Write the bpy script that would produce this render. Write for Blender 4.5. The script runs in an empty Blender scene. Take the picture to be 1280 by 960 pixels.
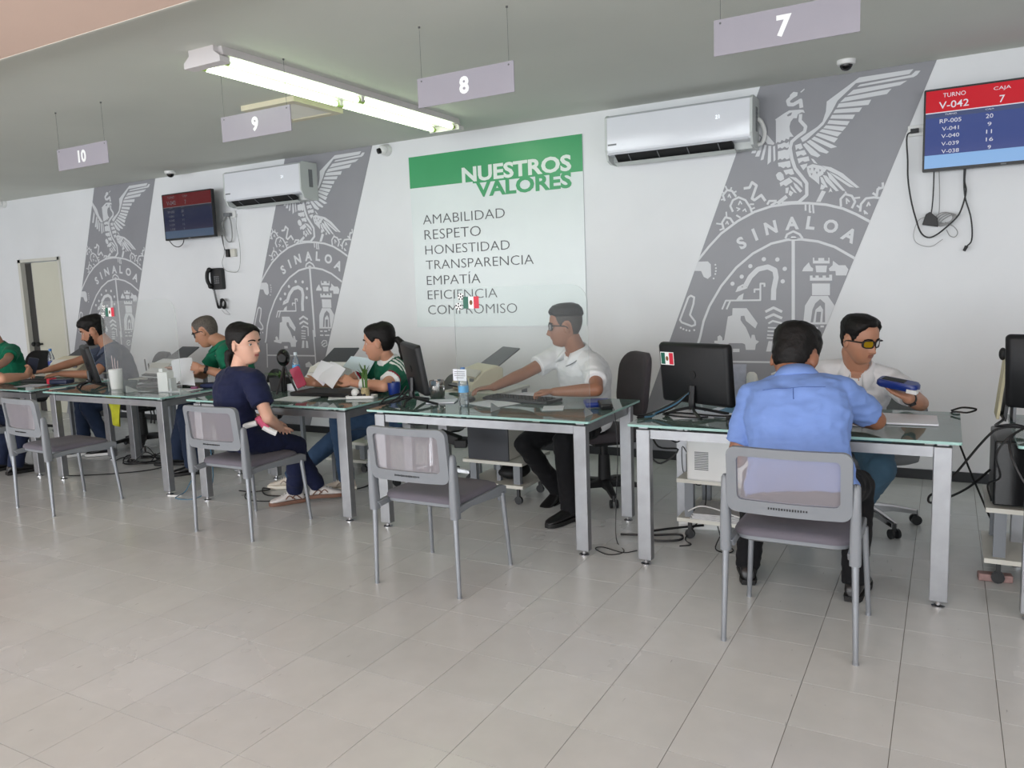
import bpy, math, random, json
from mathutils import Vector, Matrix, noise, Quaternion
from mathutils.bvhtree import BVHTree
from mathutils.geometry import tessellate_polygon
random.seed(7)
PI = math.pi
S = bpy.context.scene
COL = S.collection
def V(*a): return Vector(a if len(a) > 1 else a[0])

# ------------------------------------------------------------------ camera
cam = bpy.data.cameras.new('camera'); cam_o = bpy.data.objects.new('camera', cam); COL.objects.link(cam_o)
YAW, PIT, ROL = 0.50976271, -0.12511313, -0.03768316
fw = V(-math.sin(YAW)*math.cos(PIT), math.cos(YAW)*math.cos(PIT), math.sin(PIT))
rt = V(math.cos(YAW), math.sin(YAW), 0); up = rt.cross(fw)
rt2 = math.cos(ROL)*rt + math.sin(ROL)*up; up2 = -math.sin(ROL)*rt + math.cos(ROL)*up
m = Matrix((rt2, up2, -fw)).transposed().to_4x4(); m.translation = (0, 0, 1.46)
cam_o.matrix_world = m
cam.sensor_width = 36; cam.lens = 36*977.75/1280; cam.clip_start = 0.05; cam.clip_end = 100
S.camera = cam_o

# ------------------------------------------------------------------ world and light
S.view_settings.view_transform = 'Standard'; S.view_settings.look = 'None'; S.view_settings.gamma = 1
S.view_settings.use_curve_mapping = False
S.view_settings.exposure = 0.03
wd = bpy.data.worlds.new('sky'); S.world = wd; wd.use_nodes = True
wd.node_tree.nodes['Background'].inputs[0].default_value = (0.80, 0.90, 1.0, 1)
wd.node_tree.nodes['Background'].inputs[1].default_value = 1.0
def area(name, loc, size, energy, color, direction):
    l = bpy.data.lights.new(name, 'AREA'); l.shape = 'RECTANGLE'; l.size, l.size_y = size
    l.energy = energy; l.color = color
    o = bpy.data.objects.new(name, l); COL.objects.link(o); o.location = loc
    o.rotation_euler = Vector(direction).to_track_quat('-Z', 'Y').to_euler()
    return o
# daylight through the shop windows behind the camera (wall at y = -4)
WINX = [(-11.6, -8.6), (-8.0, -5.0), (-4.4, -1.4), (-0.8, 2.2)]
for a, b in WINX:
    area('window_daylight', ((a+b)/2, -4.25, 1.45), (b-a, 2.3), 165, (0.93, 0.97, 1.0), (0, 1, -0.04))
# side window
area('side_daylight', (3.35, -0.6, 1.45), (4.0, 2.2), 60, (0.95, 0.98, 1.0), (-1, 0, 0))

# ------------------------------------------------------------------ materials
MATS = {}
def nt(m):
    m.use_nodes = True; return m.node_tree, m.node_tree.nodes, m.node_tree.links, m.node_tree.nodes['Principled BSDF']
def mat(name, col, rough=0.5, metal=0.0, var=0.06, vscale=6.0, bump=0.0, bscale=60.0, spec=0.5, alpha=1.0, sheen=0.0, emit=None, estr=0.0, coat=0.0):
    if name in MATS: return MATS[name]
    m = bpy.data.materials.new(name); t, n, l, p = nt(m)
    p.inputs['Roughness'].default_value = rough; p.inputs['Metallic'].default_value = metal
    p.inputs['Specular IOR Level'].default_value = spec; p.inputs['Alpha'].default_value = alpha
    p.inputs['Sheen Weight'].default_value = sheen; p.inputs['Coat Weight'].default_value = coat
    tc = n.new('ShaderNodeTexCoord')
    if var > 0:
        no = n.new('ShaderNodeTexNoise'); no.inputs['Scale'].default_value = vscale; no.inputs['Detail'].default_value = 4
        l.new(tc.outputs['Object'], no.inputs['Vector'])
        cr = n.new('ShaderNodeMapRange'); cr.inputs[1].default_value = 0.3; cr.inputs[2].default_value = 0.7
        cr.inputs[3].default_value = 1-var; cr.inputs[4].default_value = 1+var
        l.new(no.outputs[0], cr.inputs[0])
        mx = n.new('ShaderNodeVectorMath'); mx.operation = 'SCALE'; mx.inputs[0].default_value = col[:3]
        l.new(cr.outputs[0], mx.inputs['Scale']); l.new(mx.outputs[0], p.inputs['Base Color'])
    else: p.inputs['Base Color'].default_value = (*col[:3], 1)
    if bump > 0:
        b2 = n.new('ShaderNodeTexNoise'); b2.inputs['Scale'].default_value = bscale; b2.inputs['Detail'].default_value = 3
        l.new(tc.outputs['Object'], b2.inputs['Vector'])
        bp = n.new('ShaderNodeBump'); bp.inputs['Strength'].default_value = bump; bp.inputs['Distance'].default_value = 0.004
        l.new(b2.outputs[0], bp.inputs['Height']); l.new(bp.outputs[0], p.inputs['Normal'])
    if emit:
        p.inputs['Emission Color'].default_value = (*emit, 1); p.inputs['Emission Strength'].default_value = estr
    MATS[name] = m; return m
def glassy(name, tint, diff=0.0, dcol=(1, 1, 1), rough=0.02, refl=1.0, ior=1.45):
    """thin clear sheet: tinted see-through, fresnel reflection, a little milkiness"""
    if name in MATS: return MATS[name]
    m = bpy.data.materials.new(name); m.use_nodes = True; t = m.node_tree; n, l = t.nodes, t.links
    n.clear(); out = n.new('ShaderNodeOutputMaterial')
    tr = n.new('ShaderNodeBsdfTransparent'); tr.inputs[0].default_value = (*tint, 1)
    df = n.new('ShaderNodeBsdfDiffuse'); df.inputs[0].default_value = (*dcol, 1)
    gl = n.new('ShaderNodeBsdfGlossy'); gl.inputs['Roughness'].default_value = rough
    m1 = n.new('ShaderNodeMixShader'); m1.inputs[0].default_value = diff
    l.new(tr.outputs[0], m1.inputs[1]); l.new(df.outputs[0], m1.inputs[2])
    fr = n.new('ShaderNodeFresnel'); fr.inputs[0].default_value = ior
    mu = n.new('ShaderNodeMath'); mu.operation = 'MULTIPLY'; mu.inputs[1].default_value = refl; l.new(fr.outputs[0], mu.inputs[0])
    m2 = n.new('ShaderNodeMixShader'); l.new(mu.outputs[0], m2.inputs[0]); l.new(m1.outputs[0], m2.inputs[1]); l.new(gl.outputs[0], m2.inputs[2])
    l.new(m2.outputs[0], out.inputs[0]); MATS[name] = m; return m
def c8(r, g, b):
    f = lambda v: (v/255/12.92) if v/255 <= 0.04045 else ((v/255+0.055)/1.055)**2.4
    return (f(r), f(g), f(b))

M_wall = mat('painted_wall', c8(226, 227, 229), 0.55, var=0.035, vscale=1.3, bump=0.08, bscale=25)
M_ceil = mat('painted_ceiling', c8(208, 210, 202), 0.75, var=0.04, vscale=0.8)
M_soffit = mat('warm_lit_soffit', c8(232, 202, 186), 0.8, var=0.03, vscale=1.0)  # pink cast of warm light put into the soffit colour
M_black_base = mat('black_rubber_skirting', c8(26, 28, 32), 0.45)
M_alu = mat('brushed_aluminium', c8(152, 153, 156), 0.38, 0.75, var=0.07, vscale=14)
M_chrome = mat('chrome', c8(200, 200, 203), 0.14, 1.0, var=0.03)
M_plas = mat('grey_plastic', c8(124, 128, 133), 0.42, var=0.03)
M_tube = mat('silver_tube', c8(152, 156, 162), 0.32, 0.6, var=0.05)
M_seat = mat('grey_seat_fabric', c8(98, 94, 103), 0.8, var=0.05, bump=0.3, bscale=400, sheen=0.05)
M_dark = mat('black_plastic', c8(24, 25, 27), 0.4, var=0.05)
M_darker = mat('matte_black', c8(14, 14, 16), 0.6, var=0.05)
M_mon = mat('monitor_shell', c8(22, 23, 25), 0.45, var=0.08, vscale=3, spec=0.3)
M_white = mat('white_plastic', c8(226, 226, 224), 0.35, var=0.02)
M_off = mat('offwhite_plastic', c8(208, 206, 196), 0.45, var=0.03)
M_beige = mat('beige_plastic', c8(214, 206, 180), 0.45, var=0.03)
M_grey = mat('mid_grey_plastic', c8(120, 122, 125), 0.45, var=0.03)
M_paper = mat('paper', c8(232, 233, 240), 0.8, var=0.02)
M_cable = mat('black_cable', c8(20, 20, 22), 0.5, var=0.0)
M_cablegrey = mat('grey_cable', c8(150, 150, 150), 0.5, var=0.0)
M_cableblue = mat('blue_cable', c8(60, 105, 130), 0.5, var=0.0)
M_blue = mat('blue_plastic', c8(24, 48, 120), 0.3, var=0.05)
M_glass = glassy('green_tinted_glass', (0.84, 0.91, 0.885), 0.42, c8(148, 176, 169), 0.03, 1.0, 1.5)
M_glassedge = mat('glass_edge', c8(150, 190, 182), 0.15, var=0.04)
M_acr = glassy('clear_acrylic', (0.93, 0.945, 0.94), 0.015, (0.9, 0.92, 0.92), 0.16, 0.16, 1.45)
M_acredge = glassy('acrylic_edge', (0.8, 0.85, 0.85), 0.45, (0.9, 0.93, 0.93), 0.05, 1.0)
M_bottle = glassy('clear_bottle', (0.9, 0.93, 0.95), 0.16, (0.8, 0.85, 0.9), 0.04, 1.0)
M_dsteel = mat('steel', c8(170, 168, 165), 0.22, 0.95, var=0.05)

# ------------------------------------------------------------------ mesh helper
class MB:
    def __init__(s): s.v = []; s.f = []; s.mi = []; s.cur = 0
    def add(s, vs, fs):
        o = len(s.v); s.v += [Vector(v) for v in vs]; s.f += [tuple(i+o for i in f) for f in fs]; s.mi += [s.cur]*len(fs); return s
    def box(s, c, d, M=None, taper=1.0):
        x, y, z = d[0]/2, d[1]/2, d[2]/2
        vs = [V(a*x*(taper if k > 0 else 1), b*y*(taper if k > 0 else 1), k*z) for k in (-1, 1) for a, b in ((-1, -1), (1, -1), (1, 1), (-1, 1))]
        vs = [((M @ v) if M else v)+Vector(c) for v in vs]
        return s.add(vs, [(3, 2, 1, 0), (4, 5, 6, 7), (0, 1, 5, 4), (1, 2, 6, 5), (2, 3, 7, 6), (3, 0, 4, 7)])
    def cone(s, a, b, r0, r1, n=12, cap=True):
        a, b = Vector(a), Vector(b); d = (b-a); 
        if d.length < 1e-7: return s
        q = d.to_track_quat('Z', 'Y'); vs = []
        for p, r in ((a, r0), (b, r1)):
            for i in range(n):
                t = 2*PI*i/n; vs.append(p+q @ V(r*math.cos(t), r*math.sin(t), 0))
        fs = [(i, (i+1) % n, n+(i+1) % n, n+i) for i in range(n)]
        if cap: fs += [tuple(range(n-1, -1, -1)), tuple(range(n, 2*n))]
        return s.add(vs, fs)
    def sphere(s, c, r, n=10, m=7, M=None):
        r = r if hasattr(r, '__len__') else (r, r, r); vs = []
        for j in range(1, m):
            ph = PI*j/m
            for i in range(n):
                t = 2*PI*i/n; vs.append(V(math.sin(ph)*math.cos(t), math.sin(ph)*math.sin(t), math.cos(ph)))
        vs += [V(0, 0, 1), V(0, 0, -1)]
        w = []
        for v in vs:
            q = V(v.x*r[0], v.y*r[1], v.z*r[2]); w.append((M @ q if M else q)+Vector(c))
        fs = []; T = len(w)-2
        for j in range(m-2):
            for i in range(n): fs.append((j*n+i, (j+1)*n+i, (j+1)*n+(i+1) % n, j*n+(i+1) % n))
        for i in range(n): fs.append((T, i, (i+1) % n)); fs.append((T+1, (m-2)*n+(i+1) % n, (m-2)*n+i))
        return s.add(w, fs)
    def loft(s, rings, cap=True):
        n = len(rings[0]); vs = [p for r in rings for p in r]; fs = []
        for j in range(len(rings)-1):
            for i in range(n): fs.append((j*n+i, j*n+(i+1) % n, (j+1)*n+(i+1) % n, (j+1)*n+i))
        if cap: fs += [tuple(range(n-1, -1, -1)), tuple(range((len(rings)-1)*n, len(rings)*n))]
        return s.add(vs, fs)
    def lathe(s, c, prof, n=20, axis=None):
        q = Vector(axis).to_track_quat('Z', 'Y') if axis else None; rings = []
        for r, z in prof:
            rings.append([(q @ V(r*math.cos(2*PI*i/n), r*math.sin(2*PI*i/n), z) if q else V(r*math.cos(2*PI*i/n), r*math.sin(2*PI*i/n), z))+Vector(c) for i in range(n)])
        return s.loft(rings)
    def tube(s, pts, r, n=6, smooth=4):
        P = [Vector(p) for p in pts]
        if smooth > 1 and len(P) > 2:
            Q = []; E = [2*P[0]-P[1]]+P+[2*P[-1]-P[-2]]
            for i in range(1, len(E)-2):
                for k in range(smooth):
                    t = k/smooth; a, b, c, d = E[i-1:i+3]
                    Q.append(0.5*((2*b)+(c-a)*t+(2*a-5*b+4*c-d)*t*t+(3*b-a-3*c+d)*t**3))
            P = Q+[P[-1]]
        rs = r if hasattr(r, '__len__') else None
        rings = []; prev = None
        for i, p in enumerate(P):
            d = (P[min(i+1, len(P)-1)]-P[max(i-1, 0)])
            if d.length < 1e-9: d = V(0, 0, 1)
            d.normalize()
            if prev is None: u = d.orthogonal().normalized()
            else:
                u = prev-d*prev.dot(d); u = u.normalized() if u.length > 1e-6 else d.orthogonal().normalized()
            prev = u; w = d.cross(u); rr = r if rs is None else rs[0]+(rs[1]-rs[0])*i/(len(P)-1)
            rings.append([p+u*rr*math.cos(2*PI*k/n)+w*rr*math.sin(2*PI*k/n) for k in range(n)])
        return s.loft(rings)
    def prism(s, poly, fn, t0, t1):
        """poly of 2-D points (ccw), fn(x, y, t) -> 3-D"""
        n = len(poly); vs = [fn(x, y, t0) for x, y in poly]+[fn(x, y, t1) for x, y in poly]
        tr = tessellate_polygon([[V(x, y, 0) for x, y in poly]])
        fs = [(b, a, c) for a, b, c in tr]+[(a+n, b+n, c+n) for a, b, c in tr]+[(i, (i+1) % n, n+(i+1) % n, n+i) for i in range(n)]
        return s.add(vs, fs)
    def ring(s, outer, inner, fn, t0, t1):
        n = len(outer)
        vs = [fn(*p, t) for t in (t0, t1) for L in (outer, inner) for p in L]
        fs = []
        for i in range(n):
            j = (i+1) % n
            fs += [(i, n+i, n+j, j), (2*n+i, 2*n+j, 3*n+j, 3*n+i), (i, j, 2*n+j, 2*n+i), (n+j, n+i, 3*n+i, 3*n+j)]
        return s.add(vs, fs)
    def build(s, name, m, parent=None, origin=None, smooth=True, ang=40, bevel=0, fixn=True):
        if parent is not None: o0 = parent_origin(parent)
        else: o0 = Vector(origin) if origin is not None else base_of(s.v)
        me = bpy.data.meshes.new(name); me.from_pydata([tuple(v-o0) for v in s.v], [], s.f)
        ms = m if isinstance(m, (list, tuple)) else [m]
        for q in ms: me.materials.append(q)
        if len(ms) > 1: me.polygons.foreach_set('material_index', s.mi)
        me.update()
        if fixn:
            import bmesh
            b = bmesh.new(); b.from_mesh(me); bmesh.ops.recalc_face_normals(b, faces=b.faces); b.to_mesh(me); b.free()
        if smooth: me.shade_smooth(); me.set_sharp_from_angle(angle=math.radians(ang))
        o = bpy.data.objects.new(name, me); COL.objects.link(o)
        if parent is None: o.location = o0
        else: o.parent = parent; o.location = (0, 0, 0); o['_o'] = list(o0)
        if bevel:
            b = o.modifiers.new('bevel', 'BEVEL'); b.width = bevel; b.segments = 2; b.limit_method = 'ANGLE'
        return o
def base_of(vs):
    xs = [v.x for v in vs]; ys = [v.y for v in vs]; zs = [v.z for v in vs]
    return V((min(xs)+max(xs))/2, (min(ys)+max(ys))/2, min(zs))
def parent_origin(p):
    # meshes of parts are written in world metres; parts sit at their parent's origin
    return Vector(p['_o']) if '_o' in p else Vector(p.location)
def tag(o, label=None, cat=None, group=None, kind=None):
    if label: o['label'] = label
    if cat: o['category'] = cat
    if group: o['group'] = group
    if kind: o['kind'] = kind
    return o
def thing(name, label, cat, loc, group=None):
    o = bpy.data.objects.new(name, None); COL.objects.link(o); o.location = loc; o.empty_display_size = 0.1
    return tag(o, label, cat, group)
def struct(o): o['kind'] = 'structure'; return o
def copy_tree(o, parent=None):
    c = o.copy(); COL.objects.link(c)
    if parent is not None: c.parent = parent
    for ch in list(o.children): copy_tree(ch, c)
    return c
def rotz(a): return Matrix.Rotation(a, 3, 'Z')
def rrect(w, h, r, n=4, cx=0, cy=0):
    P = []
    for qx, qy, a0 in ((1, 1, 0), (-1, 1, 90), (-1, -1, 180), (1, -1, 270)):
        for i in range(n+1):
            a = math.radians(a0+90*i/n); P.append((cx+qx*(w/2-r)+r*math.cos(a), cy+qy*(h/2-r)+r*math.sin(a)))
    return P
_tc = {}
def text_geo(s, offset=0.0, res=3):
    k = (s, offset)
    if k in _tc: return _tc[k]
    cu = bpy.data.curves.new('t', 'FONT'); cu.body = s; cu.offset = offset; cu.resolution_u = res; cu.size = 1
    o = bpy.data.objects.new('t', cu); COL.objects.link(o); bpy.context.view_layer.update()
    me = o.to_mesh(); vs = [v.co.copy() for v in me.vertices]; fs = [tuple(p.vertices) for p in me.polygons]
    o.to_mesh_clear(); bpy.data.objects.remove(o); bpy.data.curves.remove(cu)
    x0 = min(v.x for v in vs); x1 = max(v.x for v in vs); y0 = min(v.y for v in vs); y1 = max(v.y for v in vs)
    vs = [((v.x-x0)/(x1-x0), (v.y-y0)/(y1-y0)) for v in vs]
    _tc[k] = (vs, fs, (x1-x0)/(y1-y0)); return _tc[k]
def text_into(mb, s, box, fn, offset=0.0):
    """letters of s scaled into box=(x0,y0,x1,y1); fn(x,y)->3-D"""
    vs, fs, asp = text_geo(s, offset); x0, y0, x1, y1 = box
    if x1 is None: x1 = x0+(y1-y0)*asp
    mb.add([fn(x0+(x1-x0)*a, y0+(y1-y0)*b) for a, b in vs], fs)
def wallfn(Y): return lambda x, z: V(x, Y, z)

# ------------------------------------------------------------------ room
CEIL = 2.83; WY = 6.09
XL, XR, YF = -13.0, 3.3, -4.0
mb = MB(); mb.box(((XL+XR)/2, (YF+WY)/2, -0.051), (XR-XL+0.4, WY-YF+0.4, 0.1))
M_joint = mat('floor_joint', c8(132, 128, 120), 0.8)
floor = struct(mb.build('floor', M_joint, origin=(0, 0, 0), smooth=False))
# tile material: speckled, waxed vinyl tile, worn here and there
m = bpy.data.materials.new('vinyl_floor_tile'); t, n, l, p = nt(m); MATS['tile'] = m
geo = n.new('ShaderNodeNewGeometry'); oi = n.new('ShaderNodeObjectInfo')
n1 = n.new('ShaderNodeTexNoise'); n1.inputs['Scale'].default_value = 0.9; n1.inputs['Detail'].default_value = 5
n2 = n.new('ShaderNodeTexNoise'); n2.inputs['Scale'].default_value = 9; n2.inputs['Detail'].default_value = 6
mp = n.new('ShaderNodeMapping'); mp.inputs['Scale'].default_value = (60, 14, 1); mp.inputs['Rotation'].default_value = (0, 0, 0.5)
n3 = n.new('ShaderNodeTexNoise'); n3.inputs['Scale'].default_value = 1.0; n3.inputs['Detail'].default_value = 2
for q in (n1, n2): l.new(geo.outputs['Position'], q.inputs['Vector'])
l.new(geo.outputs['Position'], mp.inputs['Vector']); l.new(mp.outputs[0], n3.inputs['Vector'])
cr = n.new('ShaderNodeValToRGB'); l.new(n1.outputs[0], cr.inputs[0])
cr.color_ramp.elements[0].position = 0.3; cr.color_ramp.elements[0].color = (*c8(197, 200, 198), 1)
cr.color_ramp.elements[1].position = 0.7; cr.color_ramp.elements[1].color = (*c8(210, 213, 214), 1)
e = cr.color_ramp.elements.new(0.5); e.color = (*c8(204, 206, 204), 1)
mr = n.new('ShaderNodeMapRange'); mr.inputs[1].default_value = 0.3; mr.inputs[2].default_value = 0.7; mr.inputs[3].default_value = 0.965; mr.inputs[4].default_value = 1.02; l.new(n2.outputs[0], mr.inputs[0])
mr2 = n.new('ShaderNodeMapRange'); mr2.inputs[3].default_value = 0.96; mr2.inputs[4].default_value = 1.03; l.new(oi.outputs['Random'], mr2.inputs[0])
# scuffs: short dark streaks where a second mask allows
sc = n.new('ShaderNodeMapRange'); sc.inputs[1].default_value = 0.73; sc.inputs[2].default_value = 0.80; sc.inputs[3].default_value = 1.0; sc.inputs[4].default_value = 0.55; l.new(n3.outputs[0], sc.inputs[0])
mu = n.new('ShaderNodeMath'); mu.operation = 'MULTIPLY'; l.new(mr.outputs[0], mu.inputs[0]); l.new(mr2.outputs[0], mu.inputs[1])
mu2 = n.new('ShaderNodeMath'); mu2.operation = 'MULTIPLY'; l.new(mu.outputs[0], mu2.inputs[0]); l.new(sc.outputs[0], mu2.inputs[1])
vm = n.new('ShaderNodeVectorMath'); vm.operation = 'SCALE'; l.new(cr.outputs[0], vm.inputs[0]); l.new(mu2.outputs[0], vm.inputs['Scale']); l.new(vm.outputs[0], p.inputs['Base Color'])
rr = n.new('ShaderNodeMapRange'); rr.inputs[1].default_value = 0.35; rr.inputs[2].default_value = 0.7; rr.inputs[3].default_value = 0.20; rr.inputs[4].default_value = 0.30; l.new(n1.outputs[0], rr.inputs[0]); l.new(rr.outputs[0], p.inputs['Roughness'])
p.inputs['Specular IOR Level'].default_value = 0.5
bp = n.new('ShaderNodeBump'); bp.inputs['Strength'].default_value = 0.06; bp.inputs['Distance'].default_value = 0.01; l.new(n1.outputs[0], bp.inputs['Height']); l.new(bp.outputs[0], p.inputs['Normal'])
M_tile = m
TS = 0.305; TX0 = -0.117; TY0 = 2.509
def tile_geo(mb, cx, cy, g=0.0009, h=0.0016):
    a = TS/2-g; b = TS/2-g-0.0003
    vs = [(cx-a, cy-a, 0), (cx+a, cy-a, 0), (cx+a, cy+a, 0), (cx-a, cy+a, 0), (cx-b, cy-b, h), (cx+b, cy-b, h), (cx+b, cy+b, h), (cx-b, cy+b, h)]
    mb.add(vs, [(4, 5, 6, 7), (0, 1, 5, 4), (1, 2, 6, 5), (2, 3, 7, 6), (3, 0, 4, 7)])
cells = []
fx = 977.75
def in_view(x, y, z=0, margin=60):
    d = V(x, y, z-1.46); zz = d.dot(fw)
    if zz < 0.2: return None
    u = 640+fx*d.dot(rt2)/zz; v = 480-fx*d.dot(up2)/zz
    return zz if (-margin < u < 1280+margin and -margin < v < 960+margin) else None
for i in range(-43, 12):
    for j in range(-22, 13):
        cx = TX0+(i+0.5)*TS; cy = TY0+(j+0.5)*TS
        if cx < XL or cx > XR or cy < YF or cy > WY+0.1: continue
        d = in_view(cx, cy)
        cells.append((d if d else 99, cx, cy))
cells.sort()
tb = MB(); tile_geo(tb, 0, 0); t0 = None
for k, (d, cx, cy) in enumerate(cells[:298]):
    if k == 0:
        t0 = tb.build('floor_tile', M_tile, parent=floor, smooth=False, fixn=False); t0.location = (cx, cy, 0)
    else:
        c = t0.copy(); COL.objects.link(c); c.parent = floor; c.location = (cx, cy, 0)
rest = MB()
for d, cx, cy in cells[298:]: tile_geo(rest, cx, cy)
o = rest.build('floor_tile', M_tile, parent=floor, smooth=False, fixn=False); o['kind'] = 'stuff'

# back wall with a doorway at the far left
DX0, DX1, DH = -10.90, -9.97, 2.045
mb = MB()
mb.box(((XL+DX0)/2, WY+0.1, CEIL/2), (DX0-XL, 0.2, CEIL)); mb.box(((DX1+XR)/2, WY+0.1, CEIL/2), (XR-DX1, 0.2, CEIL))
mb.box(((DX0+DX1)/2, WY+0.1, (CEIL+DH)/2), (DX1-DX0, 0.2, CEIL-DH))
struct(mb.build('wall_back', M_wall, origin=(0, WY, 0), smooth=False))
struct(MB().box((XL-0.1, 1, CEIL/2), (0.2, 10.6, CEIL)).build('wall_left', M_wall, smooth=False))
mb = MB(); mb.box((XR+0.1, 4.0, CEIL/2), (0.2, 4.6, CEIL)); mb.box((XR+0.1, -3.4, CEIL/2), (0.2, 1.6, CEIL)); mb.box((XR+0.1, -0.45, 0.15), (0.2, 4.3, 0.3)); mb.box((XR+0.1, -0.45, 2.7), (0.2, 4.3, 0.26))
struct(mb.build('wall_right', M_wall, smooth=False))
mb = MB(); xs = [XL]+[v for a in WINX for v in a]+[XR]
for i in range(0, len(xs), 2): mb.box(((xs[i]+xs[i+1])/2, YF-0.1, CEIL/2), (xs[i+1]-xs[i], 0.2, CEIL))
for a, b in WINX: mb.box(((a+b)/2, YF-0.1, 0.15), (b-a, 0.2, 0.3)); mb.box(((a+b)/2, YF-0.1, 2.72), (b-a, 0.2, 0.22))
struct(mb.build('wall_front', M_wall, smooth=False))
for i, (a, b) in enumerate(WINX):
    w = struct(MB().ring(rrect(b-a, 2.31, 0.01, 1, (a+b)/2, 1.455), rrect(b-a-0.12, 2.19, 0.01, 1, (a+b)/2, 1.455), lambda x, z, t: V(x, t, z), YF-0.14, YF-0.06).build('window_%d' % (i+1), M_alu, smooth=False))
    MB().box(((a+b)/2, YF-0.1, 1.455), (0.05, 0.06, 2.19)).build('mullion', M_alu, parent=w, smooth=False)
struct(MB().box(((XL+XR)/2, (YF+WY)/2, CEIL+0.05), (XR-XL+0.4, WY-YF+0.4, 0.1)).build('ceiling', M_ceil, smooth=False))
# lowered soffit over the waiting area
mb = MB(); mb.box(((XL+XR)/2, (YF+2.40)/2, 2.765), (XR-XL, 2.40-YF, 0.13))
so = struct(mb.build('trim_1', M_soffit, smooth=False))
MB().box(((XL+XR)/2, 2.408, 2.765), (XR-XL, 0.016, 0.134)).build('edge_bead', M_off, parent=so, smooth=False)
# skirting
mb = MB(); mb.box(((DX1+0.06+XR)/2, WY-0.008, 0.036), (XR-DX1-0.06, 0.016, 0.07))
struct(mb.build('baseboard_back', M_black_base, smooth=False))
struct(MB().box(((XL+DX0-0.06)/2, WY-0.008, 0.036), (DX0-0.06-XL, 0.016, 0.07)).build('baseboard_back_left', M_black_base, smooth=False))
# door: white jamb, dark board for the shaded gap of the open leaf, beige leaf ajar
M_doorp = mat('beige_door_paint', c8(206, 204, 188), 0.5, var=0.03, vscale=2)
dr = struct(MB().box((DX0+0.03, WY+0.06, DH/2), (0.06, 0.16, DH)).box((DX1-0.02, WY+0.06, DH/2), (0.04, 0.16, DH)).box(((DX0+DX1)/2, WY+0.06, DH-0.02), (DX1-DX0, 0.16, 0.04)).build('door_1', M_off, smooth=False))
MB().box((-10.31, WY+0.03, 1.0), (0.66, 0.04, 1.99)).build('door_leaf', M_doorp, parent=dr, smooth=False)
MB().box((-10.755, WY+0.05, 1.0), (0.15, 0.03, 1.99)).build('door_leaf', mat('door_gap_shade', c8(58, 56, 54), 0.6), parent=dr, smooth=False)  # dark strip standing in for the shade in the door gap
MB().box((-10.665, WY+0.04, 1.0), (0.022, 0.03, 1.99)).build('door_edge', M_alu, parent=dr, smooth=False)
MB().cone((-10.70, WY+0.1, 0.92), (-10.70, WY-0.03, 0.92), 0.012, 0.012, 10).sphere((-10.70, WY-0.04, 0.92), 0.03).build('knob', M_darker, parent=dr)
MB().cone((-10.58, WY+0.01, 0.92), (-10.58, WY-0.03, 0.92), 0.012, 0.012, 10).sphere((-10.58, WY-0.05, 0.92), 0.032).build('knob', M_darker, parent=dr)
# the dim room seen through the gap
struct(MB().box((-10.5, WY+1.4, 1.4), (3.0, 0.05, 2.8)).box((-10.5, WY+0.8, -0.03), (3.0, 1.3, 0.05)).build('wall_corridor', mat('corridor_wall', c8(120, 150, 185), 0.7), smooth=False))

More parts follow.
